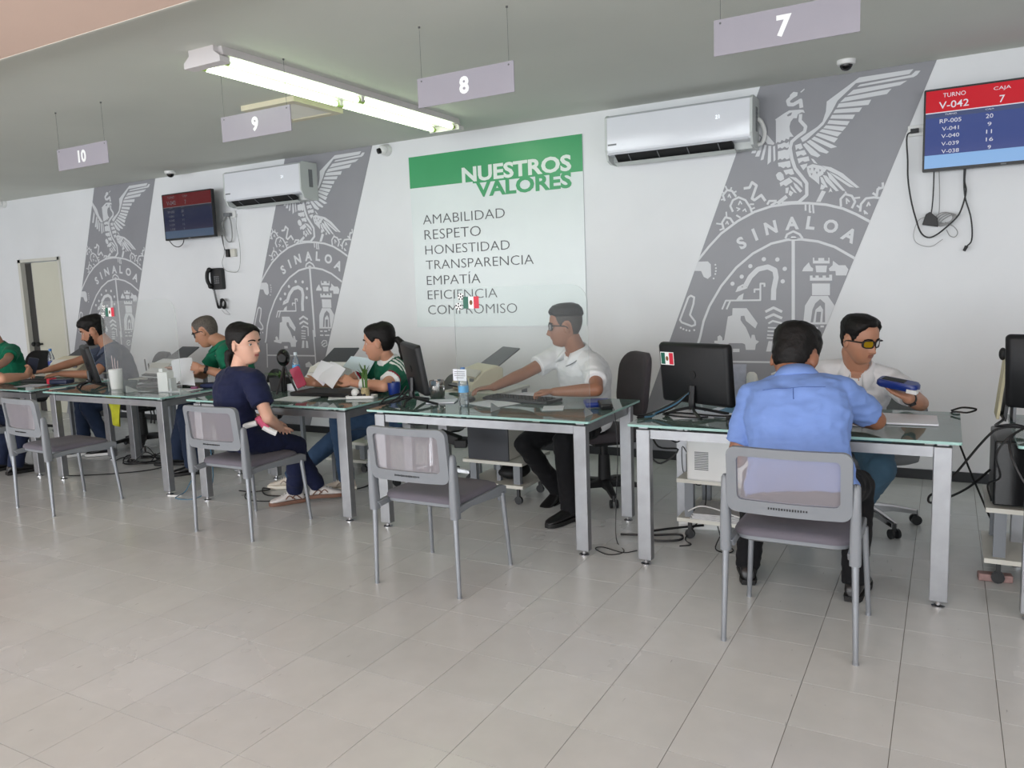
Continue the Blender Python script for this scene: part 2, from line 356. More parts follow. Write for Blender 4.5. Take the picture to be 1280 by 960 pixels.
# ------------------------------------------------------------------ wall murals
M_band = mat('mural_grey', c8(142, 142, 147), 0.42, var=0.05, vscale=2.0)
M_emb = mat('mural_pale_print', c8(212, 213, 216), 0.45, var=0.02)
EMB_POLYS=[[[51,2430],[65,2402],[93,2414],[204,2504],[258,2587],[295,2656],[411,2756],[740,2765],[764,2793],[432,2791],[224,2660],[219,2593],[198,2527],[165,2497],[98,2459]],[[438,2743],[419,2729],[765,2741],[785,2750],[806,2776],[777,2779],[752,2757]],[[396,2714],[354,2681],[686,2701],[729,2725]],[[343,2671],[311,2642],[606,2655],[634,2686]],[[304,2635],[290,2609],[493,2600],[510,2633]],[[282,2598],[267,2575],[436,2561],[453,2589]],[[260,2564],[248,2541],[394,2519],[409,2547]],[[242,2531],[229,2509],[360,2481],[376,2506]],[[221,2499],[203,2481],[330,2446],[354,2471]],[[197,2476],[177,2461],[298,2412],[325,2437]],[[168,2454],[151,2439],[277,2373],[301,2400]],[[144,2431],[124,2416],[256,2337],[297,2342],[266,2361]],[[116,2413],[93,2400],[178,2323],[228,2303],[243,2314]],[[86,2395],[67,2384],[122,2306],[168,2284],[187,2296]],[[-264,2629],[-304,2676],[-310,2629],[-271,2553],[-250,2514],[-178,2417],[-137,2406],[-129,2417],[-190,2495],[-220,2576]],[[-286,2554],[-271,2517],[-310,2414],[-340,2418]],[[-244,2490],[-226,2470],[-264,2361],[-295,2364]],[[-220,2445],[-204,2438],[-237,2334],[-267,2337]],[[-199,2413],[-184,2409],[-207,2309],[-228,2306]],[[-172,2404],[-152,2402],[-154,2289],[-178,2270]],[[-140,2395],[-125,2399],[-121,2298],[-135,2285]],[[-23,2741],[0,2759],[30,2751],[26,2728],[-6,2713],[-31,2708]],[[-125,2584],[-62,2619],[-28,2634],[46,2630],[69,2625],[79,2603],[58,2610],[32,2600],[24,2573],[1,2576],[-18,2553],[-25,2521],[-21,2486],[4,2448],[-24,2449],[-29,2431],[-50,2440],[-59,2423],[-79,2434],[-90,2416],[-108,2424],[-119,2413],[-120,2574]],[[-108,2405],[-87,2406],[-61,2415],[-44,2407],[-29,2419],[-26,2381],[-43,2372],[-59,2385],[-75,2373],[-90,2383],[-105,2373]],[[-105,2357],[-84,2359],[-61,2364],[-40,2359],[-28,2370],[-23,2299],[-43,2292],[-58,2305],[-74,2293],[-90,2304],[-105,2293]],[[-105,2275],[-66,2278],[-20,2282],[-14,2239],[-35,2232],[-48,2243],[-66,2233],[-86,2246],[-100,2248]],[[-66,2218],[-4,2224],[10,2184],[-13,2180],[-31,2191],[-48,2183]],[[14,2386],[54,2395],[68,2361],[48,2352],[34,2363],[20,2350]],[[18,2339],[79,2346],[94,2315],[72,2306],[54,2316],[29,2302]],[[30,2291],[106,2299],[114,2267],[83,2262],[66,2270],[41,2254]],[[49,2242],[100,2250],[95,2228],[72,2204]],[[-118,2190],[-104,2207],[-86,2209],[-66,2188],[-60,2155],[-85,2142],[-109,2160]],[[-92,2131],[-60,2147],[-25,2163],[1,2131],[-27,2116],[-48,2103],[-65,2116],[-85,2104]],[[-27,2170],[21,2159],[62,2120],[70,2080],[39,2114],[4,2145]],[[1,2129],[28,2108],[66,2060],[51,2048],[16,2089]],[[-19,2110],[10,2077],[31,2046],[11,2054],[-13,2085]],[[-50,2091],[-27,2093],[-33,2052],[-50,2053]],[[-22,2072],[5,2054],[-12,2028],[-29,2042]],[[198,2051],[226,2040],[191,1971],[160,1974]],[[95,2228],[134,2241],[190,2224],[230,2196],[202,2159],[180,2149],[181,2093],[147,2127],[113,2156],[99,2192]],[[193,2225],[257,2207],[335,2157],[446,2049],[425,2048],[302,2149],[246,2183]],[[247,2175],[296,2145],[414,2052],[379,2059],[291,2129]],[[230,2181],[258,2159],[336,2059],[356,2034],[336,2036],[247,2131]],[[202,2159],[230,2150],[312,2038],[292,2037],[225,2110]],[[186,2149],[203,2141],[239,2068],[226,2069],[194,2107]],[[123,2281],[140,2275],[168,2238],[143,2248]],[[194,2096],[226,2075],[206,2056],[187,2061]],[[257,2067],[270,2031],[256,2040],[243,2031]],[[-17,1722],[-6,1741],[21,1739],[36,1719]],[[-413,1346],[-394,1386],[-356,1406],[-319,1375],[-379,1354]],[[-409,1285],[-387,1316],[-350,1337],[-359,1284]],[[-434,1225],[-328,1223],[-247,1108],[-263,1068],[-334,1128],[-346,1166],[-371,1164],[-374,1135],[-361,1113],[-334,1077],[-296,988],[-290,1020],[-269,1020],[-259,981],[-235,969],[-259,947],[-265,905],[-334,905],[-340,947],[-359,956],[-460,956],[-473,939],[-576,957],[-574,975],[-550,975],[-550,1007],[-531,1018],[-514,1001],[-512,975],[-499,981],[-470,1161],[-437,1170]],[[-432,913],[-382,913],[-382,888],[-432,887]],[[-166,972],[-139,972],[-146,894],[-184,893]],[[-118,972],[-93,964],[-89,894],[-125,894]],[[143,1579],[152,1579],[153,1557],[180,1556],[180,1575],[220,1573],[221,1554],[248,1552],[247,1574],[256,1573],[257,1532],[144,1537]],[[161,1522],[240,1518],[235,1470],[167,1473]],[[69,1484],[81,1510],[115,1547],[130,1514],[146,1501],[144,1481]],[[252,1496],[277,1519],[279,1551],[318,1517],[362,1515],[382,1485],[369,1442],[300,1445],[297,1477],[257,1478]],[[124,1451],[142,1451],[142,1435],[162,1434],[162,1450],[184,1449],[185,1434],[211,1433],[210,1448],[233,1447],[233,1432],[256,1431],[255,1452],[275,1452],[275,1409],[124,1414]],[[139,1393],[261,1389],[262,1305],[140,1308]],[[133,1303],[248,1301],[293,1231],[276,1095],[80,1096],[92,1234]],[[-147,728],[-92,752],[-50,709],[-56,690],[-144,692]],[[-720,1590],[-622,1589],[-599,1565],[-597,1476],[-623,1454],[-655,1471],[-675,1517],[-780,1524],[-779,1593]]]
EMB_DARK=[[[-44,2603],[-22,2616],[-7,2618],[-16,2598],[-37,2593]],[[112,2214],[123,2215],[118,2196]],[[140,2217],[155,2210],[144,2190]],[[121,2178],[135,2177],[130,2160]],[[157,2186],[171,2183],[164,2165]],[[180,2202],[193,2194],[183,2181]],[[208,2179],[219,2174],[211,2158]],[[-371,1381],[-359,1391],[-354,1381]],[[144,1203],[163,1249],[196,1279],[229,1248],[231,1110],[213,1111],[217,1202],[198,1233],[165,1203],[150,1111],[132,1111]],[[173,1187],[204,1187],[197,1111],[167,1111]]]
EMB_STROKES=[[20,[0,2732],[-38,2703],[-30,2675],[0,2671],[49,2693],[55,2641]],[6,[49,2748],[75,2767]],[18,[50,2598],[47,2553],[85,2507],[78,2474],[31,2445],[-9,2414],[-20,2369],[-8,2297],[15,2224],[61,2161],[96,2111],[97,2028],[40,1980],[-76,1984]],[21,[-41,2031],[-106,1984]],[12,[-112,2004],[-165,2008],[-179,1982]],[12,[-112,1996],[-153,1975]],[10,[89,1961],[90,1917]],[10,[117,1958],[118,1906],[129,1905]],[10,[139,1956],[145,1895]],[12,[327,1927],[324,1980],[353,2012],[397,1996],[419,1954],[398,1910]],[10,[408,1978],[451,1980]],[8,[365,1942],[362,1980],[383,1955]],[8,[353,2029],[364,2010]],[12,[452,1883],[457,1934],[488,1971],[541,1973],[588,1963]],[8,[494,1914],[505,1942],[516,1918]],[8,[501,1862],[479,1886],[485,1863]],[10,[430,1928],[455,1906]],[12,[592,2070],[595,2036],[561,2027],[557,1983],[530,2004]],[10,[571,2043],[561,2010]],[12,[-430,1950],[-449,1994],[-430,2036],[-387,2053],[-337,2028],[-301,1970],[-289,1933]],[7,[-389,1996],[-377,2025],[-363,2000]],[7,[-405,1979],[-378,1967],[-399,1954]],[7,[-358,1948],[-340,1964],[-331,1941]],[10,[-405,1923],[-374,1902]],[12,[-499,1824],[-512,1875],[-487,1913],[-449,1902],[-420,1856]],[7,[-485,1861],[-473,1882],[-463,1857]],[9,[-480,1954],[-477,1916]],[9,[-556,1872],[-512,1863]],[9,[-531,1820],[-499,1831]],[9,[-305,1995],[-274,1993]],[9,[-295,1958],[-268,1968]],[9,[-486,2146],[-471,2113]],[9,[-520,2046],[-495,2048]],[9,[-440,2132],[-448,2108]],[9,[-511,2105],[-495,2091]],[9,[-424,2091],[-403,2099]],[12,[-490,2035],[-505,2079],[-473,2114],[-436,2104],[-405,2059]],[7,[-467,2060],[-457,2082],[-445,2053]],[15,[-350,2115],[-307,2117],[-289,2154],[-256,2127],[-289,2036],[-271,2023],[-222,2055],[-192,2010]],[14,[-740,1552],[-693,1608],[-608,1705],[-519,1794],[-393,1879],[-270,1937],[-150,1968],[-10,1977],[105,1970],[229,1949],[340,1913],[428,1866],[509,1814],[557,1777]],[14,[-698,965],[-685,1011],[-658,1129],[-611,1245],[-520,1396],[-406,1531],[-282,1631],[-149,1697],[-31,1718],[62,1715],[176,1693],[289,1648],[416,1565],[488,1492]],[10,[-684,939],[-693,809],[-703,678]],[14,[-705,948],[-692,988]],[18,[6,1719],[9,1330],[11,1010]],[12,[-8,1081],[-2,832],[-3,707]],[11,[-693,812],[-3,813]],[12,[-49,1728],[-37,1757],[6,1776],[50,1752],[71,1721]],[29,[-338,1390],[-301,1458],[-245,1512],[-173,1527],[-122,1500],[-113,1445],[-130,1359],[-132,1279]],[10,[-514,1217],[-485,1284],[-227,1281],[-227,1405],[-197,1404],[-197,1380]],[10,[-270,1338],[-270,1363],[-227,1362]],[10,[-480,1217],[-451,1282]],[15,[-190,1193],[-131,1223],[-69,1191]],[15,[-190,1145],[-131,1172],[-69,1143]],[11,[-168,1105],[-137,1124],[-76,1108],[-80,1019]],[8,[-171,1074],[-111,1071]],[8,[-174,1048],[-113,1044]],[8,[-176,1019],[-116,1016]],[8,[-179,996],[-118,993]],[11,[88,1068],[122,1068]],[11,[143,1068],[183,1068]],[11,[200,1080],[224,1080]],[11,[84,1027],[129,1026]],[11,[149,1026],[210,1026]],[8,[91,941],[124,972],[164,969],[171,926],[128,907],[99,926],[152,949]],[12,[-778,1316],[-758,1329],[-731,1315],[-738,1263],[-766,1179],[-726,1126],[-726,1099],[-753,1090],[-833,1120],[-847,1140],[-798,1264],[-778,1316]]]
EMB_DOTS=[[16,-434,1411],[16,-365,1462],[16,-301,1538],[16,-202,1585],[16,-105,1578],[16,-52,1507],[16,-66,1416],[7,-564,1560],[7,-560,1534],[7,-561,1512],[7,-565,1490],[7,-578,1456],[8,-841,1078],[8,-820,1067],[8,-796,1058],[8,-771,1054],[8,-733,1058]]
EMB_LETTERS=[["S",-366,1714],["I",-268,1770],["N",-153,1813],["A",-3,1835],["L",127,1828],["O",262,1795],["A",387,1725]]

def clip_band(mb_mesh, x_left, x_right, slope):
    import bmesh
    b = bmesh.new(); b.from_mesh(mb_mesh)
    for x0, sgn in ((x_left, -1), (x_right, 1)):
        no = V(1, 0, -slope)*sgn
        bmesh.ops.bisect_plane(b, geom=b.verts[:]+b.edges[:]+b.faces[:], plane_co=(x0, 0, CEIL), plane_no=no, clear_outer=True)
    b.to_mesh(mb_mesh); b.free()
def emblem_polys(mb, Y):
    kk = [0]
    def nx(): kk[0] = (kk[0]+1) % 11; return Y-0.00006*kk[0]
    yy = [Y]
    f = lambda x, z: V(x, yy[0], z)
    for P in EMB_POLYS:
        yy[0] = nx()
        pts = [(a/1000, b/1000) for a, b in P]
        tr = tessellate_polygon([[V(x, z, 0) for x, z in pts]]); mb.add([f(*q) for q in pts], [tuple(q) for q in tr])
    for s_ in EMB_STROKES:
        w = s_[0]*1.28/2000; pts = [V(a/1000, b/1000) for a, b in s_[1:]]
        for i in range(len(pts)-1):
            d = pts[i+1]-pts[i]
            if d.length < 1e-5: continue
            nn = V(-d.y, d.x).normalized()*w; yy[0] = nx()
            mb.add([f(*(pts[i]+nn)), f(*(pts[i]-nn)), f(*(pts[i+1]-nn)), f(*(pts[i+1]+nn))], [(0, 1, 2, 3)])
            yy[0] = nx()
            if 0 < i: mb.add([f(pts[i].x+w*math.cos(k*PI/4), pts[i].y+w*math.sin(k*PI/4)) for k in range(8)], [tuple(range(8))])
    for r, x, z in EMB_DOTS: mb.add([f((x+r*math.cos(k*PI/6))/1000, (z+r*math.sin(k*PI/6))/1000) for k in range(12)], [tuple(range(12))])
    for ch, x, z in EMB_LETTERS:
        x /= 1000; z /= 1000; a = math.atan2(x-0.01, z-1.05)
        vs, fs, asp = text_geo(ch, 0.04); h = 0.094; w = h*asp if ch != 'I' else 0.022
        def g(u, v):
            u = (u-0.5)*w; v = (v-0.5)*h; return f(x+u*math.cos(a)+v*math.sin(a), z-u*math.sin(a)+v*math.cos(a))
        mb.add([g(*q) for q in vs], fs)
SL = 0.378
for i, (ex, where) in enumerate(((-1.007, 'left of the bright wall screen'), (-5.727, 'right of the black wall phone'), (-8.887, 'beside the beige door'))):
    bx0 = ex-0.232; bx1 = ex+0.90
    o0 = (ex, WY, 0)
    mb = MB()
    P = [(bx0, CEIL), (bx0-SL*CEIL, 0), (bx1-SL*CEIL, 0), (bx1, CEIL)]
    if i == 2: bx1 += 0.0
    mb.prism(P, lambda x, z, t: V(x, t, z), WY-0.0030, WY-0.0002)
    band = mb.build('wall_mural', M_band, origin=o0, smooth=False)
    tag(band, 'slanted grey eagle shield mural '+where, 'mural', 'shield murals along the back wall')
    mb = MB(); emblem_polys(mb, -0.0042); e = mb.build('shield_emblem', M_emb, parent=band, smooth=False, fixn=False)
    # emblem was written around its own centre line: cut it to the slanted band
    e.data.transform(Matrix.Translation(Vector(o0)))
    clip_band(e.data, -0.232, 0.90, SL)
    mb = MB()
    for Pd in EMB_DARK:
        pts = [(a/1000, b/1000) for a, b in Pd]; tr = tessellate_polygon([[V(x, z, 0) for x, z in pts]])
        mb.add([V(x, -0.0054, z) for x, z in pts], [tuple(q) for q in tr])
    e = mb.build('emblem_cutouts', M_band, parent=band, smooth=False, fixn=False); e['kind'] = 'stuff'; e.data.transform(Matrix.Translation(Vector(o0)))
    clip_band(e.data, -0.232, 0.90, SL)

# ------------------------------------------------------------------ poster
M_pgreen = mat('poster_green', c8(66, 158, 104), 0.28, var=0.05, vscale=2)
M_ppale = mat('poster_pale', c8(222, 229, 229), 0.25, var=0.03, vscale=1.5)
M_ptxt = mat('poster_grey_text', c8(88, 88, 92), 0.5, var=0)
M_pwhite = mat('poster_white_text', c8(224, 232, 226), 0.4, var=0)
po = MB().box((-3.53, WY-0.006, 1.886), (1.75, 0.010, 1.568)).build('poster', M_ppale, smooth=False)
tag(po, 'large green and white values poster headed NUESTROS VALORES on the wall', 'poster')
f = wallfn(WY-0.0125); f2 = wallfn(WY-0.0135)
MB().box((-3.53, WY-0.0118, 2.529), (1.75, 0.0012, 0.282)).build('green_band', M_pgreen, parent=po, smooth=False)
mb = MB(); mb.add([f(-3.72, 2.392), f(-3.72, 2.372), f(-2.74, 2.372), f(-2.655, 2.372), f(-2.655, 2.388)], [(0, 1, 2, 3, 4)])
mb.build('green_step', M_pgreen, parent=po, smooth=False, fixn=False)
mb = MB(); text_into(mb, 'NUESTROS', (-3.83, 2.386, -2.757, 2.520), f2, 0.035); mb.build('heading', M_pwhite, parent=po, smooth=False, fixn=False)
mb = MB(); text_into(mb, 'VALORES', (-3.69, 2.247, -2.757, 2.381), wallfn(WY-0.014), 0.035); mb.build('heading', M_pgreen, parent=po, smooth=False, fixn=False)
for s_, x0, x1, z0, z1 in (('AMABILIDAD', -4.277, -3.405, 2.053, 2.135), ('RESPETO', -4.268, -3.657, 1.912, 2.0), ('HONESTIDAD', -4.268, -3.368, 1.775, 1.857), ('TRANSPARENCIA', -4.269, -3.137, 1.638, 1.72), ('EMPATÍA', -4.268, -3.683, 1.495, 1.60), ('EFICIENCIA', -4.266, -3.512, 1.36, 1.443), ('COMPROMISO', -4.27, -3.316, 1.22, 1.305)):
    mb = MB(); text_into(mb, s_, (x0, z0, x1, z1), f2, -0.012); mb.build('text_line', M_ptxt, parent=po, smooth=False, fixn=False)

# ------------------------------------------------------------------ hanging number signs
M_sign = mat('lilac_grey_sign', c8(156, 151, 160), 0.4, var=0.02)
M_signtxt = mat('sign_white_digits', c8(242, 242, 242), 0.4, var=0)
M_wire = mat('sign_wire', c8(96, 96, 96), 0.5, 0.3, var=0)
for s_, cx, asp in (('7', -0.63, 0), ('8', -2.21, 0), ('9', -3.715, 0), ('10', -5.445, 0)):
    o = MB().box((cx, 3.57, 2.493), (0.585, 0.006, 0.150)).build('number_sign', M_sign, smooth=False)
    tag(o, 'grey hanging ceiling sign with white number '+{'7': 'seven', '8': 'eight', '9': 'nine', '10': 'ten'}[s_], 'sign', 'numbered signs hanging over the desks')
    vs, fs, a = text_geo(s_, 0.045); h = 0.088; w = h*a
    mb = MB(); text_into(mb, s_, (cx+0.0-w/2, 2.45, cx+0.0+w/2, 2.45+h), wallfn(3.5655), 0.045); mb.build('numeral', M_signtxt, parent=o, smooth=False, fixn=False)
    for sx in (-0.265, 0.265):
        MB().cone((cx+sx, 3.57, 2.55), (cx+sx, 3.57, CEIL), 0.0010, 0.0010, 5).cone((cx+sx, 3.566, 2.552), (cx+sx, 3.574, 2.552), 0.005, 0.005, 8).cone((cx+sx, 3.57, CEIL-0.008), (cx+sx, 3.57, CEIL), 0.006, 0.006, 8).build('wire', M_wire, parent=o)

# ------------------------------------------------------------------ fluorescent fixture over the desks (lit) 
M_lum = mat('fixture_white_metal', c8(214, 208, 208), 0.45, var=0.02)
M_tubeon = mat('lit_tube', (0.75, 1.0, 0.62), 0.5, var=0, emit=(0.80, 1.0, 0.66), estr=6)
M_tubecap = mat('tube_cap_green', c8(176, 205, 110), 0.5, var=0)
def fixture(x, y0, y1, label, lit=True):
    t = thing('ceiling_light', label, 'light', (x, (y0+y1)/2, CEIL))
    prof = [(-0.135, 0), (-0.135, -0.022), (-0.105, -0.035), (-0.085, -0.07), (0.085, -0.07), (0.105, -0.035), (0.135, -0.022), (0.135, 0)]
    prof = [(-0.125, 0), (0.125, 0), (0.138, -0.048), (-0.138, -0.048)]
    MB().prism([(a, b) for a, b in prof], lambda a, b, yy: V(x+a, yy, CEIL+b), y0, y1).build('housing', M_lum, parent=t, smooth=False)
    for yy in (y0, y1):
        mb = MB(); mb.prism([(-0.10, 0), (-0.10, -0.03), (-0.145, -0.062), (-0.145, -0.092), (0.145, -0.092), (0.145, -0.062), (0.10, -0.03), (0.10, 0)][::-1], lambda a, b, u: V(x+a, u, CEIL+b), yy-0.035, yy+0.035)
        mb.build('end_cap', M_lum, parent=t, smooth=False)
    ym = (y0+y1)/2
    for sx in (-0.095, 0.095):
        for a, b in ((y0+0.05, ym-0.012), (ym+0.012, y1-0.05)):
            k = MB().cone((x+sx, a, CEIL-0.072), (x+sx, b, CEIL-0.072), 0.0165, 0.0165, 14).build('tube', M_tubeon, parent=t)
            MB().cone((x+sx, a-0.012, CEIL-0.072), (x+sx, a+0.02, CEIL-0.072), 0.0175, 0.0175, 12).cone((x+sx, b-0.02, CEIL-0.072), (x+sx, b+0.012, CEIL-0.072), 0.0175, 0.0175, 12).build('tube_cap', M_tubecap, parent=k)
    for sx in (-0.095, 0.095): MB().box((x+sx, ym, CEIL-0.06), (0.05, 0.03, 0.04)).build('lamp_holder', M_lum, parent=t, smooth=False)
    return t
fixture(-3.66, 3.19, 5.60, 'twin tube fluorescent ceiling light glowing greenish above desk 8')

# ceiling grille
g = thing('ceiling_vent', 'square ceiling air vent with pale frame behind sign 9', 'vent', (-4.29, 4.50, CEIL))
MB().ring(rrect(0.52, 0.52, 0.004, 1, -4.29, 4.50), rrect(0.40, 0.40, 0.004, 1, -4.29, 4.50), lambda x, y, t: V(x, y, t), CEIL-0.035, CEIL).build('frame', M_beige, parent=g, smooth=False)
MB().box((-4.29, 4.50, CEIL-0.003), (0.40, 0.40, 0.004)).build('duct', M_darker, parent=g, smooth=False)
mb = MB(); mb.box((-4.29, 4.32, CEIL-0.018), (0.40, 0.004, 0.026), Matrix.Rotation(0.7, 3, 'X')); s0 = mb.build('slat', M_off, parent=g, smooth=False)
for k in range(1, 11):
    c = s0.copy(); COL.objects.link(c); c.parent = g; c.location = (0, k*0.036, 0)
# dome cameras and the bullet cameras on the wall
def dome(x, y, label):
    t = thing('dome_camera', label, 'security camera', (x, y, CEIL), 'ceiling dome cameras')
    MB().lathe((x, y, CEIL), [(0.058, 0), (0.058, -0.018), (0.052, -0.028), (0.04, -0.030)]).build('mount', M_white, parent=t)
    MB().sphere((x, y, CEIL-0.028), (0.040, 0.040, 0.038), 16, 10).build('lens_dome', mat('smoked_dome', c8(14, 14, 16), 0.08, var=0), parent=t)
dome(-0.62, 5.72, 'small white dome camera with black lens on ceiling above right eagle mural')
dome(-7.43, 5.86, 'small dome camera on ceiling above the left wall screen')
def turret(x, z, label):
    t = thing('wall_camera', label, 'security camera', (x, WY, z), 'round cameras high on the back wall')
    MB().lathe((x, WY, z), [(0.055, 0), (0.055, 0.03), (0.045, 0.045)], axis=(0, -1, 0)).build('mount', M_white, parent=t)
    MB().sphere((x, WY-0.06, z), 0.046, 16, 10).build('ball', M_white, parent=t)
    MB().cone((x-0.012, WY-0.09, z-0.012), (x-0.025, WY-0.112, z-0.02), 0.027, 0.025, 16).build('lens', mat('smoked_dome', c8(14, 14, 16), 0.08, var=0), parent=t)
turret(-4.655, 2.765, 'round white wall camera with black lens left of the values poster')
turret(-11.07, 2.80, 'round white wall camera at far left edge above the door')

# ------------------------------------------------------------------ air conditioners
M_ac = mat('ac_white_gloss', c8(222, 224, 230), 0.16, var=0.01)
M_acs = mat('ac_side', c8(200, 204, 202), 0.35, var=0.02)
def aircon(x0, x1, label, disp):
    t = thing('air_conditioner', label, 'air conditioner', ((x0+x1)/2, WY, 2.39), 'split air conditioners high on the back wall')
    zt, zb = 2.735, 2.385
    prof = [(0, zt), (-0.20, zt), (-0.232, zt-0.02), (-0.238, zb+0.10), (-0.225, zb+0.055)]
    P = prof+[(-0.205, zb+0.050), (0, zb+0.045)]
    MB().prism([(a, b) for a, b in P], lambda a, b, u: V(u, WY+a, b), x0+0.012, x1-0.012).build('body', M_ac, parent=t, ang=30)
    for u0, u1 in ((x0, x0+0.018), (x1-0.018, x1)):
        MB().prism([(0, zt+0.004), (-0.20, zt+0.004), (-0.235, zt-0.02), (-0.240, zb+0.09), (-0.20, zb+0.01), (-0.13, zb-0.008), (0, zb-0.008)], lambda a, b, u: V(u, WY+a, b), u0, u1).build('end_panel', M_acs, parent=t, smooth=False)
    MB().prism([(0, zb+0.05), (-0.115, zb+0.05), (-0.10, zb+0.0), (0, zb-0.005)], lambda a, b, u: V(u, WY+a, b), x0+0.018, x1-0.018).build('underside', M_acs, parent=t, smooth=False)
    MB().prism([(-0.2235, zb+0.054), (-0.130, zb-0.004), (-0.130, zb+0.03), (-0.19, zb+0.056)], lambda a, b, u: V(u, WY+a, b), x0+0.07, x1-0.15).build('outlet', M_darker, parent=t, smooth=False)
    MB().prism([(-0.150, zb+0.002), (-0.156, zb-0.002), (-0.115, zb-0.022), (-0.110, zb-0.016)], lambda a, b, u: V(u, WY+a, b), x0+0.05, x1-0.14).build('louvre', M_acs, parent=t, smooth=False)
    MB().prism([(-0.236, zb+0.066), (-0.240, zb+0.060), (-0.226, zb+0.050), (-0.220, zb+0.052)], lambda a, b, u: V(u, WY+a, b), x0+0.03, x1-0.03).build('flap', M_ac, parent=t, smooth=False)
    mb = MB()
    for k in range(4): mb.box((x0+0.18+k*0.23, WY-0.180, zb+0.026), (0.006, 0.07, 0.006), Matrix.Rotation(-0.56, 3, 'X'))
    mb.build('vane', M_grey, parent=t, smooth=False)
    mb = MB(); text_into(mb, disp, (x1-0.26, zb+0.215, None, zb+0.24), wallfn(WY-0.2395), 0.0); mb.build('display', mat('ac_display', (0.9, 0.95, 1), 0.5, var=0, emit=(0.9, 0.95, 1), estr=0.9), parent=t, smooth=False, fixn=False)
    MB().box((x0+0.06, WY-0.238, zb+0.125), (0.07, 0.003, 0.012)).build('badge', M_grey, parent=t, smooth=False)
    mb = MB(); mb.box((x1+0.0015, WY-0.10, zb+0.20), (0.004, 0.05, 0.17))
    for k in range(6): mb.box((x1+0.004, WY-0.10, zb+0.13+k*0.028), (0.004, 0.04, 0.006))
    mb.build('side_grille', M_grey, parent=t, smooth=False)
    return t
aircon(-2.365, -1.245, 'white split air conditioner right of the values poster', '21')
aircon(-6.62, -5.54, 'white split air conditioner beside the left wall screen', '21')
tag(MB().tube([(-1.25, WY-0.05, 2.60), (-1.222, WY-0.04, 2.57), (-1.20, WY-0.03, 2.50), (-1.215, WY-0.03, 2.43), (-1.25, WY-0.05, 2.41)], 0.015, 8).build('drain_pipe', M_white), 'white insulated pipe at right end of the right air conditioner', 'pipe')

# ------------------------------------------------------------------ wall screens
def em(name, col, s_=1.0): return mat(name, col, 0.4, var=0, emit=col, estr=s_)
TR = c8(200, 18, 36); TB = c8(62, 78, 138); TD = c8(70, 82, 120); TL = c8(140, 185, 235)
def screen_tv(x0, x1, z0, z1, Y, label, rows, bright, split=0.0, tilt=None, rz=0.0):
    W, H = x1-x0, z1-z0
    t = thing('wall_screen', label, 'screen', ((x0+x1)/2, Y, z0), 'queue screens on the back wall')
    k = 'tv%d' % int(bright*100)
    fn = lambda x, z, y: V(x, y, z)
    MB().prism(rrect(W, H, 0.008, 2, (x0+x1)/2, (z0+z1)/2), fn, Y, Y+0.035).box(((x0+x1)/2, Y+0.045, (z0+z1)/2-0.04), (W*0.6, 0.04, H*0.6)).build('housing', M_dark, parent=t, smooth=False)
    bx0, bx1, bz0, bz1 = x0+0.012, x1-0.012, z0+0.02, z1-0.012
    h = bz1-bz0; zr = bz1-h*0.285; zd = zr-h*0.065; zl = bz0+h*0.17
    def q(name, m_, a, b, c, d, dy):
        MB().add([V(a, Y-dy, c), V(b, Y-dy, c), V(b, Y-dy, d), V(a, Y-dy, d)], [(0, 1, 2, 3)]).build(name, m_, parent=t, smooth=False, fixn=False)
    def tv(nm, col):
        m_ = em(k+nm, col, bright*0.9); m_.node_tree.nodes['Principled BSDF'].inputs['Base Color'].default_value = (0.01, 0.01, 0.012, 1); m_.node_tree.nodes['Principled BSDF'].inputs['Roughness'].default_value = 0.12; return m_
    q('red_panel', tv('r', TR), bx0, bx1, zr, bz1, 0.0006); q('header_strip', tv('d', TD), bx0, bx1, zd, zr, 0.0006)
    q('blue_panel', tv('b', TB), bx0, bx1, zl, zd, 0.0006); q('footer_strip', tv('l', TL), bx0, bx1, bz0, zl, 0.0006)
    q('divider', tv('w', c8(225, 225, 235)), bx0, bx1, zr-0.003, zr+0.003, 0.001)
    f = wallfn(Y-0.0016)
    for s_, a, b, c, d in rows:
        mb = MB(); text_into(mb, s_, (a, c, b, c+d), f, 0.0 if d < 0.035 else 0.006)
        mb.build('queue_text', tv('w', c8(225, 225, 235)), parent=t, smooth=False, fixn=False)
    MB().box(((x0+x1)/2, Y-0.002, z0+0.009), (0.03, 0.003, 0.006)).build('badge', M_grey, parent=t, smooth=False)
    return t
rows = [('TURNO', -0.063, 0.064, 2.562, 0.026), ('CAJA', 0.216, 0.309, 2.560, 0.026), ('V-042', -0.085, 0.083, 2.492, 0.044), ('7', 0.249, 0.278, 2.487, 0.044), ('TURNO', -0.05, 0.018, 2.450, 0.010), ('CAJA', 0.175, 0.223, 2.449, 0.010),
        ('RP-005', -0.078, 0.044, 2.401, 0.026), ('20', 0.179, 0.219, 2.400, 0.026), ('V-041', -0.064, 0.031, 2.353, 0.024), ('9', 0.190, 0.211, 2.351, 0.024), ('V-040', -0.067, 0.035, 2.307, 0.024), ('11', 0.184, 0.215, 2.305, 0.024), ('V-039', -0.065, 0.034, 2.258, 0.024), ('16', 0.184, 0.223, 2.257, 0.024), ('V-038', -0.063, 0.036, 2.210, 0.024), ('9', 0.195, 0.213, 2.208, 0.024)]
tvr = screen_tv(-0.172, 0.74, 2.100, 2.622, 5.97, 'bright queue screen on wall at right showing TURNO V-042 CAJA 7', rows, 0.95)
MB().box((0.28, 6.04, 2.36), (0.3, 0.10, 0.25)).build('wall_bracket', M_darker, parent=tvr, smooth=False)
rows2 = [(s_, a-0.0, b, c, d) for s_, a, b, c, d in rows]
k = 0.80/0.912
